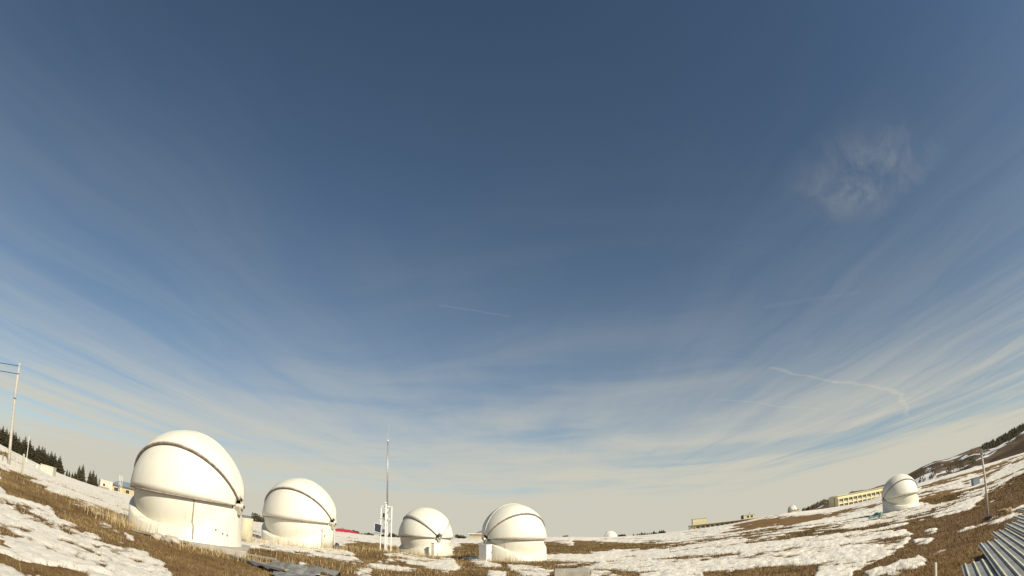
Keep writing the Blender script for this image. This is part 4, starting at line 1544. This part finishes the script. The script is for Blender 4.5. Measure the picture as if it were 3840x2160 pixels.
# ------------------------------------------------------------------ grass
def grass():
    def sample(n, lo, hi, a0=-56, a1=56, p=0.5):
        az = np.radians(RNG.uniform(a0, a1, n))
        d = lo+(hi-lo)*RNG.random(n)**p
        return d*np.sin(az), d*np.cos(az), d

    def blades(name, x, y, h, w, lean, m, label):
        z = ground_h(x, y)
        n = len(x)
        a = RNG.uniform(0, 2*np.pi, n)
        b = RNG.uniform(0, 2*np.pi, n)
        V = np.empty((n, 3, 3))
        V[:, 0] = np.stack([x-w*np.cos(a), y-w*np.sin(a), z-0.02], -1)
        V[:, 1] = np.stack([x+w*np.cos(a), y+w*np.sin(a), z-0.02], -1)
        V[:, 2] = np.stack([x+h*lean*np.cos(b), y+h*lean*np.sin(b), z+h], -1)
        me = bpy.data.meshes.new(name)
        me.vertices.add(3*n)
        me.vertices.foreach_set('co', V.ravel())
        me.loops.add(3*n)
        me.loops.foreach_set('vertex_index', np.arange(3*n, dtype=np.int32))
        me.polygons.add(n)
        me.polygons.foreach_set('loop_start', np.arange(0, 3*n, 3, dtype=np.int32))
        me.materials.append(m)
        me.update(calc_edges=True)
        me.validate()
        o = bpy.data.objects.new(name, me)
        col.objects.link(o)
        tag(o, label, 'grass', kind='stuff')
    # short dead turf on the bare ground
    x, y, d = sample(330000, 6, 85, p=0.75)
    s = snow_depth(x, y, base_height(x, y))
    cl = fbm(x/0.8, y/0.8, 3, 71)
    k = (s < -0.04) & (cl > -0.35) & (RNG.random(len(x)) > 0.72*shade_zone(x, y))  # blades thinned where shade is painted into the right-hand turf
    x, y, d = x[k], y[k], d[k]
    h = RNG.uniform(0.03, 0.11, len(x))*(1+0.012*d)
    blades('dead_turf', x, y, h, 0.006+0.00045*d, 0.7, M['turfblade'], 'short dead brown grass covering the bare turf')
    # tall straw stalks round the domes
    xs, ys, hs_ = [], [], []
    for (az_, d_, sr, sd, n, hh) in ((-20.5, 35.6, 2.6, 0.8, 320, 0.55), (-17.5, 36.5, 1.2, 0.7, 160, 0.5), (-8.4, 50.6, 2.8, 0.9, 520, 0.65), (-10.8, 52.5, 1.6, 1.2, 160, 0.5), (-0.9, 42.3, 1.5, 0.5, 260, 0.6), (0.8, 42.2, 1.4, 0.4, 90, 0.45),
                                     (-37.2, 23.6, 1.1, 0.7, 240, 0.6), (-35, 22.4, 0.9, 0.4, 70, 0.6), (-38.8, 25.5, 1.6, 1.2, 170, 0.45), (-12.5, 43.5, 2.2, 1.5, 260, 0.4), (-15, 41, 3.0, 2.0, 150, 0.35), (-4.0, 46, 2.5, 2.5, 220, 0.4),
                                     (-24.3, 34, 0.9, 0.8, 130, 0.5), (-25, 21, 2.5, 1.2, 260, 0.30), (-30, 21.5, 2.0, 0.7, 120, 0.28), (-5, 36, 6, 5, 500, 0.26), (-16, 24, 5, 3, 420, 0.24), (-40, 30, 4, 3, 260, 0.25)):
        cx, cy = d_*math.sin(R_(az_)), d_*math.cos(R_(az_))
        t = RNG.normal(0, sr*0.6, n)
        q = RNG.normal(0, sd*0.6, n)
        xs.append(cx+t*math.cos(R_(az_))+q*math.sin(R_(az_)))
        ys.append(cy-t*math.sin(R_(az_))+q*math.cos(R_(az_)))
        hs_.append(hh*RNG.uniform(0.4, 1.25, n))
    x = np.concatenate(xs)
    y = np.concatenate(ys)
    h = np.concatenate(hs_)
    blades('straw_stalks', x, y, h, 0.010, 0.22, M['straw'], 'tall dry straw stalks around the dome walls')
    # sparse stalks poking through the snow
    x, y, d = sample(42000, 7, 75, p=0.7)
    s = snow_depth(x, y, base_height(x, y))
    k = (s > 0) & (s < 0.45)
    x, y, d = x[k], y[k], d[k]
    blades('snow_stubble', x, y, RNG.uniform(0.10, 0.26, len(x)), 0.006+0.0001*d, 0.35, M['straw'], 'sparse straw stubble poking through the thin snow')


grass()
